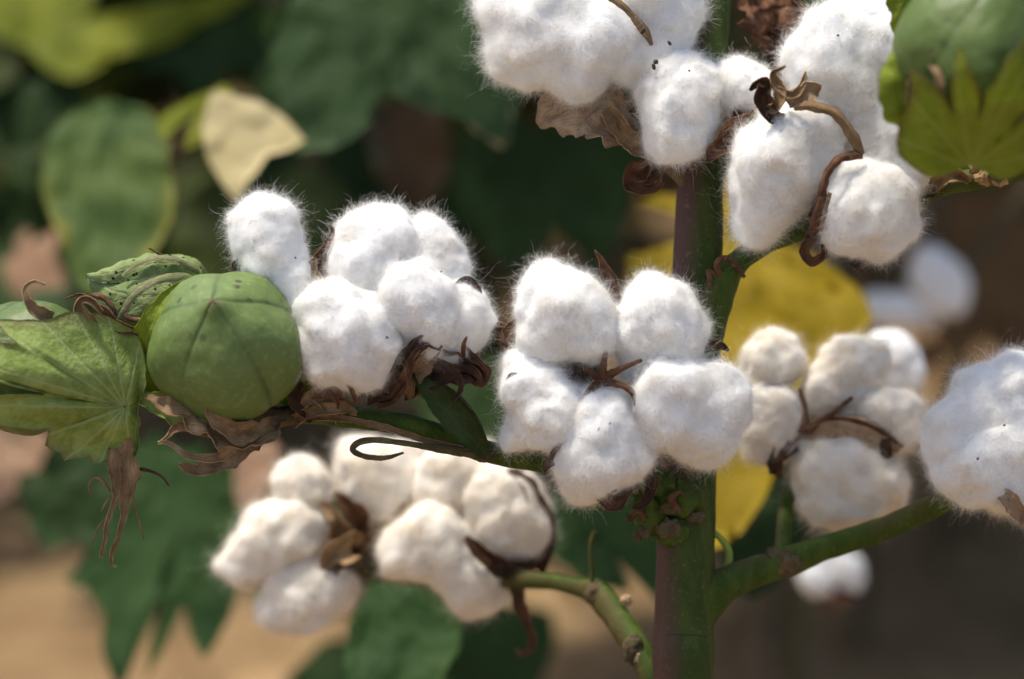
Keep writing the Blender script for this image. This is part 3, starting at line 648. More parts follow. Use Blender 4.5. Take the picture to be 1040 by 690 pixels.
bE = boll((840, 470, -30), 'creamy soft-focus boll right of the stem with a pale husk cup across its middle', -180, [
    [(782, 362, 0, 26), (795, 366, 0, 23), (771, 374, -2, 19)],
    [(786, 418, 10, 31), (778, 446, 8, 25), (792, 440, 8, 24)],
    [(862, 374, 2, 29), (838, 398, 5, 23), (882, 366, 0, 21), (850, 388, 4, 26)],
    [(893, 424, 2, 31), (914, 424, 0, 24), (868, 434, 4, 21), (905, 440, 0, 24)],
    [(858, 476, 15, 40), (888, 494, 12, 33), (845, 500, 10, 38), (830, 466, 12, 23), (872, 510, 8, 30)]],
  [('bur_valve', HUSKP, [(815, 446, 24, 10), (838, 434, 40, 22), (866, 438, 44, 30), (894, 448, 38, 28), (914, 456, 26, 8)], dict(curl=-.25, crump=.9, n=40)),
   ('bur_valve', HUSK, [(812, 440, 26, 5), (838, 426, 42, 4), (866, 427, 48, 4), (894, 438, 42, 5), (917, 454, 28, 3)], dict(curl=.3, crump=.5, n=40)),
   ('bur_valve', HUSKD, [(900, 446, 36, 7), (900, 458, 36, 12), (905, 464, 30, 4)], dict(curl=.4, crump=.6)),
   ('septum', HUSK, [(816, 440, 35, 12), (818, 418, 35, 6), (812, 395, 31, 3.6)], dict(curl=-.3, crump=.5)),
   ('septum', HUSK, [(820, 438, 37, 9.6), (845, 420, 41, 6), (866, 404, 35, 3.6)], dict(curl=-.3, crump=.5)),
   ('bur_valve', HUSKD, [(818, 445, 12, 16), (800, 456, 24, 16), (788, 468, 26, 16), (784, 482, 22, 6)], dict(curl=.5, crump=.9)),
   ('bur_valve', HUSK, [(812, 440, 20, 8), (795, 462, 34, 6), (790, 484, 28, 4)], dict(curl=.4, crump=.6))], lint=CREAM_SUN, seed=5, dens=.3, fuzz=.9, rough=1.2)
build('stalk', tube([(795, 572, -104, 10), (796, 540, -140, 8), (800, 505, -170, 8), (820, 475, -190, 12)], 20, 10, .1, seed=2), TWIG, bE)

bF = boll((1010, 480, -40), 'fluffy white boll cut off by the right edge, sitting on the thick green branch', -40, [
    [(1012, 418, 0, 42), (980, 436, 10, 36), (1034, 390, 0, 31), (958, 450, 2, 22), (990, 398, 2, 20)],
    [(1004, 468, 12, 40), (1045, 460, 0, 52), (1052, 500, 0, 28), (978, 474, 8, 28)],
    [(1075, 400, -10, 46), (1090, 440, -10, 40)]],
  [('bur_valve', HUSKP, [(1010, 495, 20, 6), (1022, 505, 44, 14), (1032, 516, 44, 16), (1040, 532, 36, 5)], dict(curl=.3, crump=.9)),
   ('bur_valve', HUSK, [(1045, 500, 10, 16), (1055, 525, 20, 16), (1052, 545, 16, 3)], dict(curl=.4, crump=.9))], seed=6, fuzz=1.1, rough=1.2)
build('stalk', tube([(1010, 486, -60, 10), (1012, 478, -55, 13), (1020, 460, -50, 16)], 12, 10, .1, seed=2), TWIGB, bF)
flecks([(993, 466, 48, 1.2), (1020, 432, 40, 1)], bF, 6)

bG = boll((345, 550, -20), 'sunlit out-of-focus boll at lower left, brown husk on its right side', -300, [
    [(303, 490, -4, 27), (318, 500, -4, 22)],
    [(280, 548, 8, 38), (254, 570, 4, 27), (300, 540, 6, 34), (232, 575, 0, 12)],
    [(305, 602, 10, 36), (332, 596, 6, 30), (285, 618, 4, 24), (310, 620, 4, 22)],
    [(385, 488, -14, 42), (366, 474, -14, 27), (402, 512, -12, 26), (412, 478, -16, 24)]],
  [('bur_valve', HUSKT, [(352, 560, 0, 22), (346, 540, 24, 24), (340, 526, 30, 16), (326, 512, 24, 6)], dict(curl=.5, crump=1.1)),
   ('bur_valve', HUSKT, [(360, 560, 0, 22), (352, 558, 30, 26), (336, 566, 38, 20), (330, 580, 36, 8)], dict(curl=.5, crump=1.1)),
   ('bur_valve', HUSKD, [(358, 566, 10, 14), (346, 574, 34, 14), (336, 584, 34, 5)], dict(curl=.5, crump=1.1)),
   ('bur_valve', HUSK, [(352, 560, 0, 22), (364, 530, 14, 24), (352, 512, 22, 14), (340, 500, 20, 4)], dict(curl=.5, crump=1.1)),
   ('bur_valve', HUSKT, [(360, 560, -10, 20), (392, 538, 10, 16), (420, 510, 16, 12), (430, 480, 10, 9), (428, 462, 4, 3)], dict(curl=.4, crump=1))], lint=CREAM_SUN, seed=7, dens=.22, fuzz=1.0, rough=1.05, sub=5, group='open cotton bolls')  # warm lint colour stands in for sunlight on this boll
build('stalk', tube([(372, 581, -318, 8), (362, 572, -318, 9), (350, 552, -318, 14)], 12, 10, .1, seed=2), TWIGB, bG)

bH = boll((500, 560, -20), 'out-of-focus boll, lint tinted as if sun-warmed, under the left branch, curled brown husk hanging below', -270, [
    [(462, 485, -14, 36), (484, 476, -16, 28), (446, 500, -10, 26)],
    [(520, 518, 4, 37), (500, 502, 2, 34), (538, 542, 0, 24), (510, 535, 4, 30)],
    [(440, 552, 10, 40), (412, 562, 5, 27), (468, 574, 6, 34), (482, 600, 0, 26), (498, 590, 2, 22)]],
  [('bur_valve', HUSK, [(540, 575, -10, 22), (552, 530, 16, 20), (540, 500, 28, 16), (528, 484, 28, 10), (516, 478, 26, 3)], dict(curl=.5, crump=1)),
   ('bur_valve', HUSKD, [(545, 580, -5, 18), (558, 545, 12, 14), (552, 515, 22, 10), (540, 495, 26, 4)], dict(curl=.5, crump=1)),
   ('bur_valve', HUSKD, [(525, 588, 10, 16), (505, 574, 34, 18), (488, 562, 42, 16), (474, 548, 42, 7)], dict(curl=.5, crump=1)),
   ('bur_valve', HUSK, [(512, 584, 20, 6), (494, 572, 44, 6), (474, 545, 46, 4)], dict(curl=.5, crump=1)),
   ('bur_valve', HUSK, [(512, 578, 0, 16), (522, 592, 18, 18), (530, 618, 22, 13), (538, 640, 20, 8), (541, 656, 18, 6), (532, 665, 18, 4), (524, 660, 20, 2)], dict(curl=.4, crump=1, n=40)),
   ('bur_valve', HUSKD, [(540, 582, 0, 18), (524, 578, 22, 12), (512, 586, 24, 4)], dict(curl=.4, crump=1))], lint=CREAM_SUN, seed=8, dens=.22, fuzz=1.0, rough=1.05)  # sun warmth is tinted into the lint here too
build('stalk', tube([(545, 590, -232, 8), (530, 585, -250, 10), (508, 570, -280, 15)], 12, 10, .1, seed=2), TWIGB, bH)

# ------------------------------------------------------------------ green bolls
def capsule(cx, cy, cz, R, axis, nseam=5, roll=0.0, tipk=.22, name_m=0, lon=160, lat=80, sq=1.0, wide=1.0):
    """ovoid green boll: apex along `axis`, sutures as grooves that run from the apex"""
    ax = nrm(np.array(axis, float)); u = nrm(np.cross([0.1, .2, 1], ax)); w = np.cross(ax, u)
    ph = np.linspace(0, 2 * np.pi, lon, endpoint=False); th = np.linspace(0.0, np.pi, lat) ** 1.0
    TH, PH = np.meshgrid(th, ph, indexing='ij')
    near = np.abs(((PH - roll) / (2 * np.pi) * nseam + .5) % 1 - .5) * 2 * np.pi / nseam
    dist = near * np.maximum(np.sin(TH), .15)
    fade = np.clip((np.pi * .86 - TH) / .5, 0, 1)
    groove = (np.exp(-(dist / .030) ** 2) + .35 * np.exp(-(dist / .09) ** 2)) * fade * (.65 + .35 * np.sin(TH * 3 + PH * 2))
    swell = .085 * (1 - np.exp(-(dist / .38) ** 2)) * np.sin(TH)
    r = R * (1 + swell - .014 * groove)
    z = np.cos(TH) * r * sq; h = np.sin(TH) * r * wide
    tip = np.exp(-(TH / .20) ** 2) * tipk * R + np.exp(-(TH / .5) ** 2) * .11 * R
    z = z + tip
    V = (h * np.cos(PH))[..., None] * u + (h * np.sin(PH))[..., None] * w + z[..., None] * ax
    V = V.reshape(-1, 3); V = V + nrm(V) * (fbm(V / R * 2.2 + cx, 3) * .03 * R)[:, None]
    V = V + [cx, -cy, cz]
    brown = np.exp(-(TH / .07) ** 2)
    return G(V, gridq(lat, lon, True)[:, ::-1], None, 0, brown.ravel(), groove.ravel())

J = thing('green_boll', Wp(250, 425, -20), 'large round closed green boll with visible seams, beside the tall lock of lint', 'green boll', 'closed green bolls')
build('capsule', capsule(230, 353, 20, 76, (-.15, .50, .85), 5, roll=JROLL, tipk=.14), CAPS, J)
build('stalk', tube([(300, 421, -18, 9), (285, 425, -14, 10), (262, 420, -20, 16), (245, 400, -30, 20)], 16, 10, .1), TWIGB, J)
build('bract', lval([(205, 400, -40, 30), (165, 385, -10, 40), (150, 350, 20, 34), (156, 325, 30, 22), (172, 300, 24, 14), (200, 280, 10, 3)], curl=.25, crump=.9, th=1, n=36, nv=13, seed=21, rag_=.2, face=(-.4, 0, 1)), BRACTY, J)
jb = build('bract', lval([(285, 410, -30, 26), (306, 385, -4, 22), (308, 350, 6, 14), (302, 320, 6, 12), (296, 296, 8, 14), (297, 280, 10, 6)], curl=.3, crump=.5, th=1, n=36, nv=11, seed=22, face=(.5, 0, 1)), BRACTY, J)
build('bract_tooth', tube([(297, 292, 10, 2.6), (299, 272, 14, 2), (291, 259, 18, 1.6), (277, 256, 20, 1.5), (266, 264, 20, 1.3), (262, 277, 20, 1)], 30, 8, .1), BRACTY, jb)
build('bract_tooth', tube([(308, 340, 10, 2.6), (320, 332, 20, 2.4), (325, 322, 24, 1.8), (322, 311, 26, 1.3), (315, 308, 26, .7)], 26, 8, .1), TWIGB, jb)
build('dried_bract', valve([(288, 425, -6, 10), (266, 438, 24, 26), (240, 440, 34, 44), (212, 428, 40, 46), (186, 418, 42, 30), (165, 410, 44, 14), (148, 403, 44, 4)], curl=.14, crump=2.0, th=1.1, n=46, nv=17, seed=23, face=(0, .6, 1)), HUSKT, J)
build('dried_bract', valve([(275, 432, 20, 12), (246, 440, 46, 22), (222, 428, 60, 18), (214, 410, 66, 7), (211, 398, 66, 2)], curl=.3, crump=1.3, th=1.1, n=36, nv=9, seed=24), HUSKT, J)
build('dried_bract', valve([(262, 444, 22, 16), (236, 462, 30, 24), (214, 474, 32, 18), (200, 478, 32, 12), (188, 474, 34, 9), (182, 472, 34, 3)], curl=.3, crump=1.5, th=1.1, n=36, nv=11, seed=25), HUSKT, J)
build('dried_bract', valve([(232, 462, 30, 10), (204, 466, 36, 8), (186, 460, 38, 5), (172, 450, 38, 4), (160, 450, 36, 3)], curl=.3, crump=.9, th=1, n=30, nv=7, seed=26), HUSKP, J)
build('dried_bract', valve([(215, 440, 40, 8), (182, 434, 46, 8), (170, 444, 46, 4), (164, 448, 46, 2)], curl=.3, crump=.9, th=1, n=26, nv=7, seed=27), HUSKT, J)
build('bract', lval([(240, 430, -10, 30), (200, 425, 8, 34), (160, 408, 14, 26), (140, 408, 16, 8)], curl=.25, crump=.9, th=1, n=30, nv=11, seed=28), BRACT, J)

K = thing('green_boll', Wp(130, 410, -30), 'closed green boll cut off by the left edge behind a broad veined bract', 'green boll', 'closed green bolls')
build('capsule', capsule(28, 372, 6, 66, (-.75, .35, .55), 5, roll=.6, tipk=.15), CAPSD, K)
build('stalk', tube([(160, 404, -58, 8), (130, 404, -44, 10), (90, 395, -26, 18), (60, 385, -20, 20)], 16, 10, .1), TWIG, K)
def zk(X, Y, s):
    px, py = 127 + X, 414 - Y
    d2 = (px - 18) ** 2 + (py - 373) ** 2
    return 8 + 92 * np.exp(-d2 / 100 ** 2) + 5 * np.sin(s * 6)
kt = [(-97, 48), (-88, 54), (-78, 50), (-62, 30), (-30, 14), (0, 12), (30, 16), (60, 40), (75, 66), (85, 80), (95, 88), (105, 98), (112, 104), (120, 112), (128, 116), (134, 122), (139, 135), (143, 150), (146, 160),
      (148.5, 140), (149.5, 126), (151, 135), (154, 170), (158, 190), (163, 195), (167, 170), (169, 110), (170, 84), (171.5, 84), (173, 110), (177, 150), (182, 160), (188, 130), (193, 98), (196.6, 80), (200, 82), (205, 90), (210, 86),
      (216, 80), (222, 82), (226, 72), (232, 62), (240, 66), (248, 60), (255, 54), (263, 48)]
kb = build('bract', fan((127, 414, 0), kt, zk, [-85, 78, 100, 118, 134, 148, 163, 179, 200, 222, 245], 30, 240, 1.1, 1.2, 31, size=150), BRACT, K)
kd = build('dried_bract', valve([(122, 448, 18, 26), (124, 466, 22, 30), (126, 486, 22, 28), (128, 502, 20, 16), (126, 520, 18, 8), (122, 540, 18, 5), (114, 560, 18, 4), (112, 572, 18, 3), (118, 576, 20, 1.5)], curl=.25, crump=1.5, th=1.1, n=56, nv=13, seed=32), HUSKT, K)
build('dried_bract', valve([(118, 470, 24, 10), (118, 492, 26, 9), (117, 510, 26, 6), (110, 528, 26, 4.5), (107, 548, 26, 4), (102, 568, 24, 2)], curl=.3, crump=1.2, th=1, n=46, nv=7, seed=33), HUSKT, K)
for i, p in enumerate([[(112, 500, 20, 1.6), (104, 488, 20, 1.5), (95, 486, 20, 1.3), (90, 494, 20, 1.2), (93, 503, 20, .8)], [(136, 476, 22, 2), (150, 478, 22, 1.8), (164, 484, 22, 1.3), (172, 494, 22, .8)], [(134, 500, 20, .9), (139, 520, 20, 1.2), (146, 548, 20, .6)],
                       [(112, 504, 24, 1.4), (106, 514, 24, 1.2), (103, 520, 24, .8)], [(113, 520, 24, 1.2), (100, 536, 24, 1), (94, 552, 24, .6)]]):
    build('dried_tooth', tube(p, 26, 7, .3, .1, seed=i), HUSKT if i != 1 else HUSKD, kd)
build('dried_bract', valve([(54, 322, 60, 14), (36, 316, 66, 12), (28, 304, 70, 7), (26, 293, 68, 4), (34, 286, 66, 3.5), (46, 289, 66, 2)], curl=.3, crump=.8, th=1, n=36, nv=9, seed=34), HUSKT, K)
build('dried_bract', valve([(95, 330, 40, 12), (84, 320, 48, 12), (80, 308, 52, 8), (90, 304, 52, 8), (104, 318, 50, 5)], curl=.5, crump=1, th=1, n=30, nv=9, seed=35), HUSKT, K)
build('dried_bract', valve([(140, 338, 24, 6), (118, 330, 30, 12), (100, 312, 34, 8), (82, 300, 36, 3), (66, 304, 36, 1.5)], curl=.4, crump=.9, th=1, n=30, nv=9, seed=36), HUSK, K)

Lb = thing('green_boll', Wp(210, 330, -60), 'narrow closed boll wrapped in pale bracts with black specks, behind the large round one', 'green boll', 'closed green bolls')
build('capsule', capsule(160, 302, -52, 40, (-.9, .1, .35), 4, tipk=.3, sq=1.35), CAPS, Lb)
build('stalk', tube([(265, 418, -44, 7), (240, 370, -64, 7), (205, 315, -58, 14)], 16, 10, .1), TWIG, Lb)
build('bract', lval([(222, 318, -40, 20), (196, 300, -14, 56), (160, 300, 2, 74), (128, 300, -2, 62), (104, 290, -12, 30), (88, 281, -16, 5)], curl=-.28, crump=1.0, th=1, n=56, nv=25, seed=41, rag_=.12, face=(0, .15, 1)), BRACTS, Lb)
build('bract', lval([(218, 292, -50, 12), (196, 272, -24, 28), (160, 268, -10, 34), (126, 274, -8, 26), (104, 280, -10, 14), (88, 279, -12, 4)], curl=-.30, crump=1.0, th=1, n=56, nv=17, seed=42, rag_=.12, face=(0, .5, 1)), BRACTS, Lb)
build('bract', lval([(216, 296, -30, 6), (190, 282, 2, 9), (162, 284, 16, 9), (140, 296, 19, 8), (126, 314, 16, 7), (120, 326, 10, 3)], curl=-.15, crump=.6, th=1, n=46, nv=11, seed=43, rag_=.2, face=(0, .3, 1)), BRACTP, Lb)
build('bract', lval([(205, 276, -30, 6), (180, 264, -8, 7), (160, 262, -4, 6), (140, 268, -2, 5), (124, 280, -2, 3)], curl=-.15, crump=.6, th=1, n=40, nv=9, seed=44, rag_=.2, face=(0, .6, 1)), BRACTP, Lb)
for i, p in enumerate([[(165, 260, -14, 1.6), (158, 256, -10, 1.2), (151, 252, -8, .6)], [(93, 300, 2, 2.4), (104, 302, 4, 3), (114, 312, 6, 2.4), (118, 322, 6, 1.4)], [(127, 318, 16, 2.4), (132, 324, 18, 3), (146, 326, 18, 2.4), (156, 330, 18, 1)]]):
    build('dried_tooth', tube(p, 20, 7, .4, .1, seed=i), HUSK, Lb)

Mb = thing('green_boll', Wp(1010, 175, 120), 'out-of-focus green boll in the toothed bracts at the top right corner', 'green boll', 'closed green bolls')
build('capsule', capsule(1002, 50, 190, 90, (.25, .75, .55), 5, roll=1.0, tipk=.12), CAPSD, Mb)
build('stalk', tube([(1015, 178, 30, 9), (1012, 172, 90, 10), (1010, 160, 130, 14), (1008, 120, 160, 24)], 16, 10, .1), TWIG, Mb)
def zm(X, Y, s):
    px, py = 985 + X, 170 - Y
    d2 = (px - 1002) ** 2 + (py - 50) ** 2
    return 180 + 128 * np.exp(-d2 / 112 ** 2)
mt = [(-20, 40), (0, 60), (20, 90), (32, 122), (37, 140), (40, 112), (42.5, 62), (44, 60), (46, 84), (54, 106), (62, 128), (66, 146), (70, 120), (74, 92), (77, 74), (78.5, 54), (80, 54), (82, 76), (89, 98), (95, 124), (99, 102), (103, 84), (106, 60),
      (108, 60), (110, 78), (116, 98), (121, 116), (126, 100), (133, 92), (141, 86), (150, 84), (160, 80), (170, 74), (180, 58), (195, 40)]
kb['label'] = 'broad light green veined bract'
kd['label'] = 'dried brown bract tip hanging down'
mb = build('bract', fan((985, 170, 0), mt, zm, [12, 34, 60, 70, 98, 130, 158], 26, 200, 1.1, 2.5, 51, size=140), BRACTY, Mb)
build('bract', lval([(985, 160, 150, 24), (940, 130, 190, 40), (916, 100, 210, 46), (914, 70, 214, 36), (926, 46, 210, 20), (938, 40, 208, 5)], curl=-.2, crump=1.2, th=1.1, n=46, nv=19, seed=52, rag_=.25), BRACTY, Mb)
build('bract', lval([(985, 140, 80, 30), (940, 80, 110, 40), (930, 30, 120, 44), (920, 0, 124, 40), (905, -20, 124, 20), (890, -34, 124, 4)], curl=-.2, crump=1.2, th=1.1, n=46, nv=19, seed=53, rag_=.25), BRACTY, Mb)
build('dried_tooth', valve([(936, 52, 224, 4), (950, 70, 262, 6), (956, 84, 270, 7), (958, 94, 268, 3)], curl=.4, crump=.8, n=20, seed=54), HUSKT, mb)
build('dried_tooth', valve([(926, 74, 226, 3), (924, 92, 226, 6), (926, 114, 224, 8), (934, 118, 220, 3)], curl=.4, crump=.8, n=20, seed=55), HUSKT, Mb)
build('dried_bract', valve([(950, 188, 20, 12), (962, 178, 40, 16), (976, 180, 44, 12), (984, 186, 44, 4)], curl=.5, crump=1.0, n=20, seed=56), HUSKT, Mb)
for l_ in (lump(1000, 180, 44, 9, 8, 6, 21, .7), lump(1016, 183, 48, 8, 6, 6, 22, .7), lump(990, 172, 40, 6, 6, 5, 23, .6)): build('dried_nectary', l_, HUSKT, Mb)

# ------------------------------------------------------------------ the plants behind
def px_leaf(parent, base, table, z, slope=(0, 0), wav=14, veins=5, m=LEAFD, seed=0, bulge=0, label=None, th=1.2):
    """broad leaf of a plant behind: base (x, y) photo pixels at depth z"""
    sz = max(t[1] for t in table)
    def zf(X, Y, s): return z + slope[0] * X - 1.35 * slope[1] * Y - bulge * s ** 2 * sz * .3
    tb = table if len(table) > 2 else table
    o = build('leaf', fan((base[0], base[1], 0), tb, zf, veins, 18, 120, th, wav * .5, seed), m, parent)
    if label: o['label'] = label
    return o
def polar(base, pts):
    """outline points (photo pixels) round a base -> polar table, counterclockwise"""
    out = []
    for x, y in pts:
        out.append((math.degrees(math.atan2(base[1] - y, x - base[0])), math.hypot(x - base[0], y - base[1])))
    for i in range(1, len(out)):                       # unwrap
        a, r = out[i]
        while a < out[i - 1][0] - 180: a += 360
        while a > out[i - 1][0] + 180: a -= 360
        out[i] = (a, r)
    return out
def stem_to(parent, name, pts, mat_, sides=10, seed=0, n=40):
    return build(name, tube(pts, n, sides, .1, 20, seed=seed, raw=True), mat_, parent, world=True)
def bg_plant(x, y, H, seed, label, nleaf=70, zlo=.25, spread=.32, lsize=(.07, .13), mats=(FOLI,), group='cotton plants standing behind', nb=7, dry=0):
    rng = np.random.default_rng(seed); zg = zground(x, y)
    t = thing('cotton_plant', (x, y, zg), label, 'plant', group)
    stem_to(t, 'stem', [(x, y, zg - .03, .008), (x + rng.normal() * .01, y, H * .35, .0075), (x + rng.normal() * .02, y + rng.normal() * .02, H * .7, .006), (x + rng.normal() * .03, y, H, .003)], BARK, seed=seed)
    ends = []
    for k in range(nb):
        a = rng.uniform(0, 6.28); h0 = zlo * .7 + (H - zlo * .7) * (k + .5) / nb; L = spread * rng.uniform(.6, 1.1) * (1.1 - .5 * k / nb)
        p1 = np.array([x + math.cos(a) * L, y + math.sin(a) * L, h0 + L * rng.uniform(.1, .5)])
        p0 = np.array([x, y, h0]); md = (p0 + p1) / 2 + [0, 0, .03]
        stem_to(t, 'branch', [tuple(p0) + (.005,), tuple(md) + (.004,), tuple(p1) + (.0025,)], BARK, 8, seed + k, 16)
        ends.append((p0, md, p1))
    gs = {i: [] for i in range(len(mats))}; pg = []
    for i in range(nleaf):
        p0, md, p1 = ends[rng.integers(nb)]; f = rng.uniform(.15, 1.0)
        b = (p0 * (1 - f) ** 2 + 2 * f * (1 - f) * md + p1 * f * f)
        d = nrm(np.array([rng.normal(), rng.normal(), rng.uniform(-.3, .5)])); e = b + d * rng.uniform(.03, .08)
        if e[2] < zlo: e[2] = zlo + rng.uniform(0, .1)
        tip = nrm(d + [0, 0, -.45]); up = np.array([rng.normal() * .4, rng.normal() * .4 - .25, 1])
        gl = leaf_world(e, tip, up, rng.uniform(*lsize), rng, lobes=3 if rng.random() < .6 else 5)
        k = rng.choice(len(mats), p=None if not dry else None); gs[k].append(gl)
        pg.append(tube([tuple(b) + (.0012,), tuple((b + e) / 2 + [0, 0, .008]) + (.001,), tuple(e) + (.0009,)], 6, 5, 0, raw=True))
    al = []
    for k, l in gs.items():
        for q in l: q['m'] = k; al.append(q)
    for q in pg: q['m'] = len(mats)
    build('foliage', al + pg, list(mats) + [PETI], t, world=True)
    return t

# the near neighbour whose large leaves show as soft shapes at the upper left
zN = zd(1.36)
nb_ = Wp(420, 900, zN); nbx, nby = nb_[0], CAM[1] + 1.42
N1 = bg_plant(nbx - .02, 1.42, .80, 101, 'tall leafy cotton plant with broad blue green leaves right behind the tall finger-like lock', 14, .76, .16, mats=(FOLI,))
b = (425, -8)
px_leaf(N1, b, polar(b, [(560, -20), (530, 60), (512, 146), (470, 120), (440, 112), (410, 100), (392, 90), (375, 125), (340, 150), (300, 155), (285, 120), (270, 60), (300, -10), (360, -40)][::-1]), zd(1.27), (.0, .25), 10, [-150, -125, -63, -30], LEAFB, 61, label='broad blue green leaf')
b = (503, 126)
px_leaf(N1, b, polar(b, [(516, 108), (518, 128), (509, 150), (494, 136), (474, 124)][::-1]), zd(1.255), (.3, .3), 3, 2, LEAFT, 62, label='pale folded leaf tip')
b = (216, 92)
px_leaf(N1, b, polar(b, [(262, 102), (310, 143), (272, 158), (252, 182), (240, 204), (222, 180), (208, 150), (206, 120)][::-1]), zd(1.23), (.2, .35), 10, 3, LEAFT, 63, label='pale tan withered leaf')
px_leaf(N1, b, polar(b, [(225, 86), (206, 104), (212, 136), (188, 152), (166, 140), (158, 122), (180, 104), (205, 96)][::-1]), zd(1.235), (.2, .3), 8, 3, LEAFG, 64, label='yellow green curled leaf')
b = (112, 100)
px_leaf(N1, b, polar(b, [(150, 110), (172, 170), (176, 210), (158, 255), (135, 290), (112, 306), (80, 290), (60, 240), (42, 190), (50, 140), (80, 108)][::-1]), zd(1.26), (.1, .4), 12, [-110, -90, -70], LEAFE, 65, label='green leaf with a yellow edge')
b = (260, 190)
px_leaf(N1, b, polar(b, [(300, 165), (340, 180), (360, 225), (320, 260), (290, 300), (240, 330), (190, 300), (170, 250), (185, 205), (220, 180)][::-1]), zd(1.45), (.1, .4), 12, [-120, -90, -50], FOLY, 66)
b = (420, 95)
px_leaf(N1, b, polar(b, [(440, 100), (455, 140), (450, 190), (430, 215), (400, 200), (380, 150), (395, 110)][::-1]), zd(1.5), (.1, .3), 20, 3, FOLB, 67, label='brown shrivelled leaf')
b = (85, 20)
px_leaf(N1, b, polar(b, [(270, -20), (200, 25), (140, 50), (110, 55), (70, 80), (30, 50), (-20, 20), (20, -30), (120, -50)][::-1]), zd(1.5), (.1, .5), 12, 5, LEAFG, 68, label='olive green leaf catching light')
b = (545, 130)
px_leaf(N1, b, polar(b, [(600, 110), (650, 150), (640, 200), (610, 270), (565, 230), (520, 275), (480, 240), (455, 190), (470, 140), (510, 110)][::-1]), zd(1.42), (.1, .2), 12, [-140, -95, -50], FOLI, 70)
for (bx, by, s_, zz, m_, sd) in ((205, 20, 80, 1.5, FOLI, 201), (330, 150, 90, 1.52, FOLI, 202), (20, 90, 80, 1.5, FOLI, 203), (150, 225, 85, 1.55, FOLY, 204), (330, 55, 70, 1.6, LEAFD, 205), (445, 190, 70, 1.55, LEAFD, 206), (80, 205, 75, 1.6, LEAFD, 207)):
    rr_ = np.random.default_rng(sd); tb_ = [(a, s_ * (.72 + .38 * math.cos(math.radians(a + 90) * 3) ** 2 * (1 if -170 < a < -10 else .4) + rr_.normal() * .05)) for a in range(-215, 36, 8)]
    px_leaf(N1, (bx, by), tb_, zd(zz), (.1, .35), 12, [-150, -90, -30], m_, sd)
# lower left neighbour: deep green leaf over the sunny soil
P2 = bg_plant(-.42, 1.50, .62, 102, 'cotton plant with a deep green lobed leaf hanging over sunny soil at lower left', 24, .50, .25, mats=(FOLI, FOLY))
b = (205, 470)
px_leaf(P2, b, polar(b, [(280, 455), (262, 520), (245, 580), (226, 640), (206, 668), (192, 640), (188, 615), (166, 606), (158, 640), (146, 690), (120, 705), (104, 660), (106, 625), (90, 600), (66, 590), (100, 550), (110, 510), (120, 470), (160, 440)][::-1]), zd(1.32), (.1, .35), 12,
        [-150, -128, -112, -86, -60], LEAFD, 71, label='deep green lobed leaf')
b = (110, 470)
px_leaf(P2, b, polar(b, [(210, 450), (190, 500), (130, 560), (80, 530), (30, 500), (10, 465), (60, 420), (140, 400)][::-1]), zd(1.42), (.1, .3), 12, 4, LEAFD, 72)
b = (8, 430)
px_leaf(P2, b, polar(b, [(50, 440), (40, 470), (15, 500), (-30, 520), (-40, 440)][::-1]), zd(1.38), (.1, .3), 10, 3, LEAFP, 73, label='dry pinkish leaf')
b = (32, 246)
px_leaf(P2, b, polar(b, [(58, 232), (52, 258), (66, 290), (40, 290), (20, 302), (2, 268), (18, 256), (30, 232)][::-1]), zd(1.40), (.1, .3), 8, 4, LEAFP, 74, label='small dry pinkish leaf')
b = (262, 448)
px_leaf(P2, b, polar(b, [(282, 450), (276, 480), (262, 520), (244, 520), (238, 480), (250, 452)][::-1]), zd(1.30), (.1, .3), 8, 2, LEAFP, 75, label='narrow dry leaf hanging')
b = (255, 470)
px_leaf(P2, b, polar(b, [(330, 480), (345, 540), (320, 600), (290, 560), (262, 610), (235, 580), (215, 520), (225, 470)][::-1]), zd(1.36), (.1, .35), 12, 4, LEAFD, 77)
b = (60, 480)
px_leaf(P2, b, polar(b, [(120, 470), (130, 530), (100, 580), (80, 545), (50, 560), (25, 520), (20, 480)][::-1]), zd(1.34), (.1, .35), 12, 4, FOLI, 78)
# right neighbour: the big yellow leaf behind the stem
P3 = bg_plant(.17, 1.52, .80, 103, 'cotton plant with a big yellow leaf glowing behind the main stem', 10, .76, .2, mats=(FOLI, FOLY))
b = (740, 228)
px_leaf(P3, b, polar(b, [(640, 205), (690, 200), (770, 235), (830, 262), (872, 292), (886, 322), (868, 352), (835, 372), (815, 420), (790, 470), (752, 545), (715, 560), (690, 500), (660, 400), (648, 320), (634, 260)][::-1]), zd(1.21), (.15, .35), 14, [-150, -125, -95, -70, -45, -20], LEAFY, 81, label='big yellow leaf')
b = (565, 500)
px_leaf(P3, b, polar(b, [(650, 490), (672, 540), (668, 610), (640, 600), (620, 560), (575, 575), (545, 540), (530, 500)][::-1]), zd(1.24), (.1, .4), 10, 4, LEAFD, 82)
b = (770, 480)
px_leaf(P3, b, polar(b, [(815, 490), (822, 530), (800, 580), (765, 610), (735, 580), (745, 520)][::-1]), zd(1.24), (.1, .4), 10, 4, FOLI, 83)
b = (380, 585)
px_leaf(P3, b, polar(b, [(440, 590), (470, 640), (440, 700), (390, 720), (350, 690), (360, 620)][::-1]), zd(1.16), (.1, .4), 10, 4, LEAFD, 84)
b = (405, 640)
px_leaf(P3, b, polar(b, [(420, 645), (414, 660), (402, 675), (392, 660), (398, 642)][::-1]), zd(1.15), (.1, .4), 5, 2, LEAFT, 85, label='shrivelled tan leaf bit')
b = (330, 650)
px_leaf(P3, b, polar(b, [(380, 650), (450, 680), (470, 740), (300, 760), (290, 690)][::-1]), zd(1.45), (.1, .4), 10, 4, FOLI, 86)
b = (500, 610)
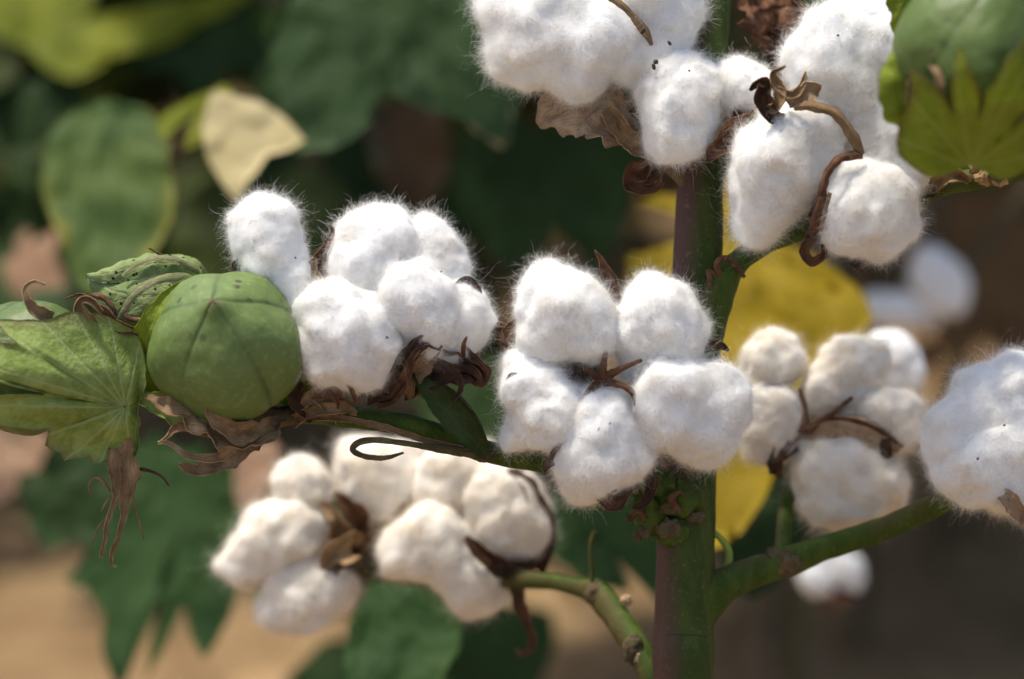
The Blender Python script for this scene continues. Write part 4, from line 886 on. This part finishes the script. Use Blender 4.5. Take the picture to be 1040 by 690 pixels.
px_leaf(P3, b, polar(b, [(560, 620), (550, 690), (500, 740), (440, 700), (450, 630)][::-1]), zd(1.5), (.1, .4), 10, 4, FOLI, 87)
b = (512, 360)
px_leaf(P3, b, polar(b, [(545, 340), (560, 400), (545, 450), (490, 450), (430, 430), (420, 380)][::-1]), zd(1.4), (.1, .4), 10, 4, FOLI, 88)
# crumpled dead leaf at the top, beside the stem
DL = tag(build('dead_leaf', [valve([(770, -20, -150, 30), (782, 8, -140, 50), (786, 30, -140, 46), (782, 58, -146, 16)], curl=.35, crump=4, n=40, nv=19, seed=91, th=1.2),
                             valve([(800, -10, -160, 20), (796, 16, -150, 34), (806, 40, -150, 24), (800, 62, -156, 8)], curl=-.4, crump=3.5, n=36, nv=15, seed=92, th=1.2)], HUSK),
         'crumpled reddish brown dead leaf caught at the top between the stem and a white boll', 'dead leaf')

# bolls on the plants further back
bI = boll((940, 330, 0), 'strongly blurred bluish white boll behind the right-hand bolls, over dark soil', zd(1.5), [
    [(952, 284, 0, 27), (964, 300, 0, 22), (944, 266, 0, 16)], [(915, 316, 0, 20), (890, 314, 0, 18)], [(940, 318, -10, 18)]],
    [('bur_valve', HUSK, [(940, 345, -10, 30), (938, 365, 10, 26), (930, 380, 10, 8)], dict(curl=.4, crump=1))], dens=.04, sub=4, seed=9, group='blurred bolls of the plants behind')
bI2 = boll((905, 400, 0), 'soft white boll peeking out behind the creamy boll with the husk cup', zd(1.16), [
    [(908, 364, 0, 25), (896, 352, 0, 17), (918, 384, 0, 22)], [(880, 392, -6, 22)]],
    [('bur_valve', HUSK, [(905, 410, -10, 26), (920, 400, 6, 20), (934, 392, 8, 6)], dict(curl=.4, crump=1))], dens=.05, sub=4, seed=10, group='blurred bolls of the plants behind')
bI3 = boll((840, 610, 0), 'blurred whitish boll low down beneath the thick right branch', zd(1.34), [
    [(858, 578, 0, 19), (864, 590, 0, 14)], [(834, 592, 0, 18), (824, 584, 0, 14)], [(842, 566, -4, 16)]],
    [('bur_valve', HUSK, [(842, 615, -10, 26), (850, 606, 8, 20), (872, 606, 8, 6)], dict(curl=.4, crump=1))], dens=.04, sub=4, seed=11, group='blurred bolls of the plants behind')
P4 = bg_plant(.42, 1.62, .85, 104, 'cotton plant with bare lower stem at the right edge, carrying the bluish white blurred boll', 40, .66, .30, mats=(FOLI, FOLY))
b = (1010, 190)
px_leaf(P4, b, polar(b, [(1060, 170), (1080, 250), (1050, 340), (1010, 310), (985, 350), (960, 300), (965, 240), (975, 190)][::-1]), zd(1.72), (.1, .1), 14, 5, FOLB, 90, label='dull brown leaf added in place of shaded soil')  # dark leaf added to cover lit soil where only shade belongs
b = (1000, 285)
px_leaf(P4, b, polar(b, [(1050, 280), (1070, 320), (1040, 370), (1000, 345), (965, 372), (945, 330), (955, 295)][::-1]), zd(1.78), (.1, .1), 14, 5, FOLB, 93)  # second brown leaf added as a stand-in for shade on the soil
def carry(parent, frm, to, r=.0035, seed=0):
    frm, to = np.array(frm), np.array(to); m_ = (frm + to) / 2 + [0, 0, .01]
    stem_to(parent, 'branch', [tuple(frm) + (r * 1.3,), tuple(m_) + (r,), tuple(to) + (r,)], BARK, 8, seed, 16)
carry(P4, (.42, 1.62, .60), bI.location); 
carry(P3, (.17, 1.52, .50), bI2.location); carry(P3, (.17, 1.52, .42), bI3.location)

# rows of cotton behind, some plants added to shade the soil
ROWS = [(-.03, 2.45, .9, .18, 130, 'leafy cotton plant of the row behind, filling the gap left of the top boll'),
        (.14, 2.62, 1.05, .40, 190, 'leafy cotton plant added well behind the stem to shade the soil'),  # canopy added, mostly above the view, to shade the right-hand soil
        (.50, 2.70, 1.1, .44, 220, 'leafy cotton plant added well behind the creamy boll to shade the soil'),  # likewise added for the shade its canopy throws on the soil
        (-.66, 2.75, .95, .14, 130, 'leafy cotton plant of the row behind, far left'), (-.32, 2.70, 1.0, .14, 130, 'leafy cotton plant of the row behind, left of centre'),
        (.06, 2.15, .95, .50, 120, 'leafy cotton plant of the row behind, behind the top left boll lobes'),
        (.40, 2.25, 1.05, .54, 200, 'leafy cotton plant of the row behind, right of the stem'), (.78, 2.3, 1.05, .5, 200, 'leafy cotton plant of the row behind, towards the right edge'),
        (.30, 2.06, 1.1, .62, 190, 'tall cotton plant added to shade the soil, its leaves above the thick right branch'), (.60, 2.02, 1.1, .62, 190, 'tall cotton plant added near the right edge to shade the soil, only its bare stem low down'),  # both added, leaves out of view, to darken the lower right soil
        (.22, 1.98, 1.05, .58, 120, 'tall cotton plant of the row behind whose leaves hang just above the creamy boll'), (.85, 2.8, 1.1, .3, 160, 'leafy cotton plant of the row behind, at the far right')]
for i, (x, y, H, zl, nl, l) in enumerate(ROWS):
    bg_plant(x, y, H, 120 + i, l, nl, zl, .40, (.08, .14) if nl < 180 else (.10, .16), (FOLI, FOLI, FOLY, FOLB) if i % 2 else (FOLI, FOLY, FOLI))
r3 = np.random.default_rng(77)
k = 0
for y in (3.3, 4.0, 4.8):
    for x in np.arange(-2.0, 2.1, .5):
        bg_plant(x + r3.normal() * .06, y + r3.normal() * .08, r3.uniform(.9, 1.1), 200 + k, 'dim leafy cotton plant in the rows far behind', 90, .10 if x < .3 else .12, .42, (.09, .15), (FOLI, FOLY, FOLB) if k % 3 == 0 or x > .5 else (FOLI, FOLI, FOLY), group='far rows of cotton plants')
        k += 1

# fallen leaves lying on the soil
r4 = np.random.default_rng(31)
for i in range(44):
    y = r4.uniform(1.75, 3.2); x = r4.uniform(-.22, .24) * y; zg = zground(x, y) + .006; a = r4.uniform(0, 6.28)
    gl = leaf_world(np.array([x, y, zg + .004]), (math.cos(a), math.sin(a), r4.uniform(-.05, .25)), (r4.normal() * .25, r4.normal() * .25, 1), r4.uniform(.025, .065), r4, lobes=3, droop=.8, fold=.5)
    o = build('fallen_leaf', gl, (FOLB, LEAFP, LEAFT, FOLB)[i % 4] if i % 4 != 2 else HUSKT, world=True)
    tag(o, 'dry curled leaf fallen on the bare soil', 'fallen leaf', 'fallen leaves on the soil')
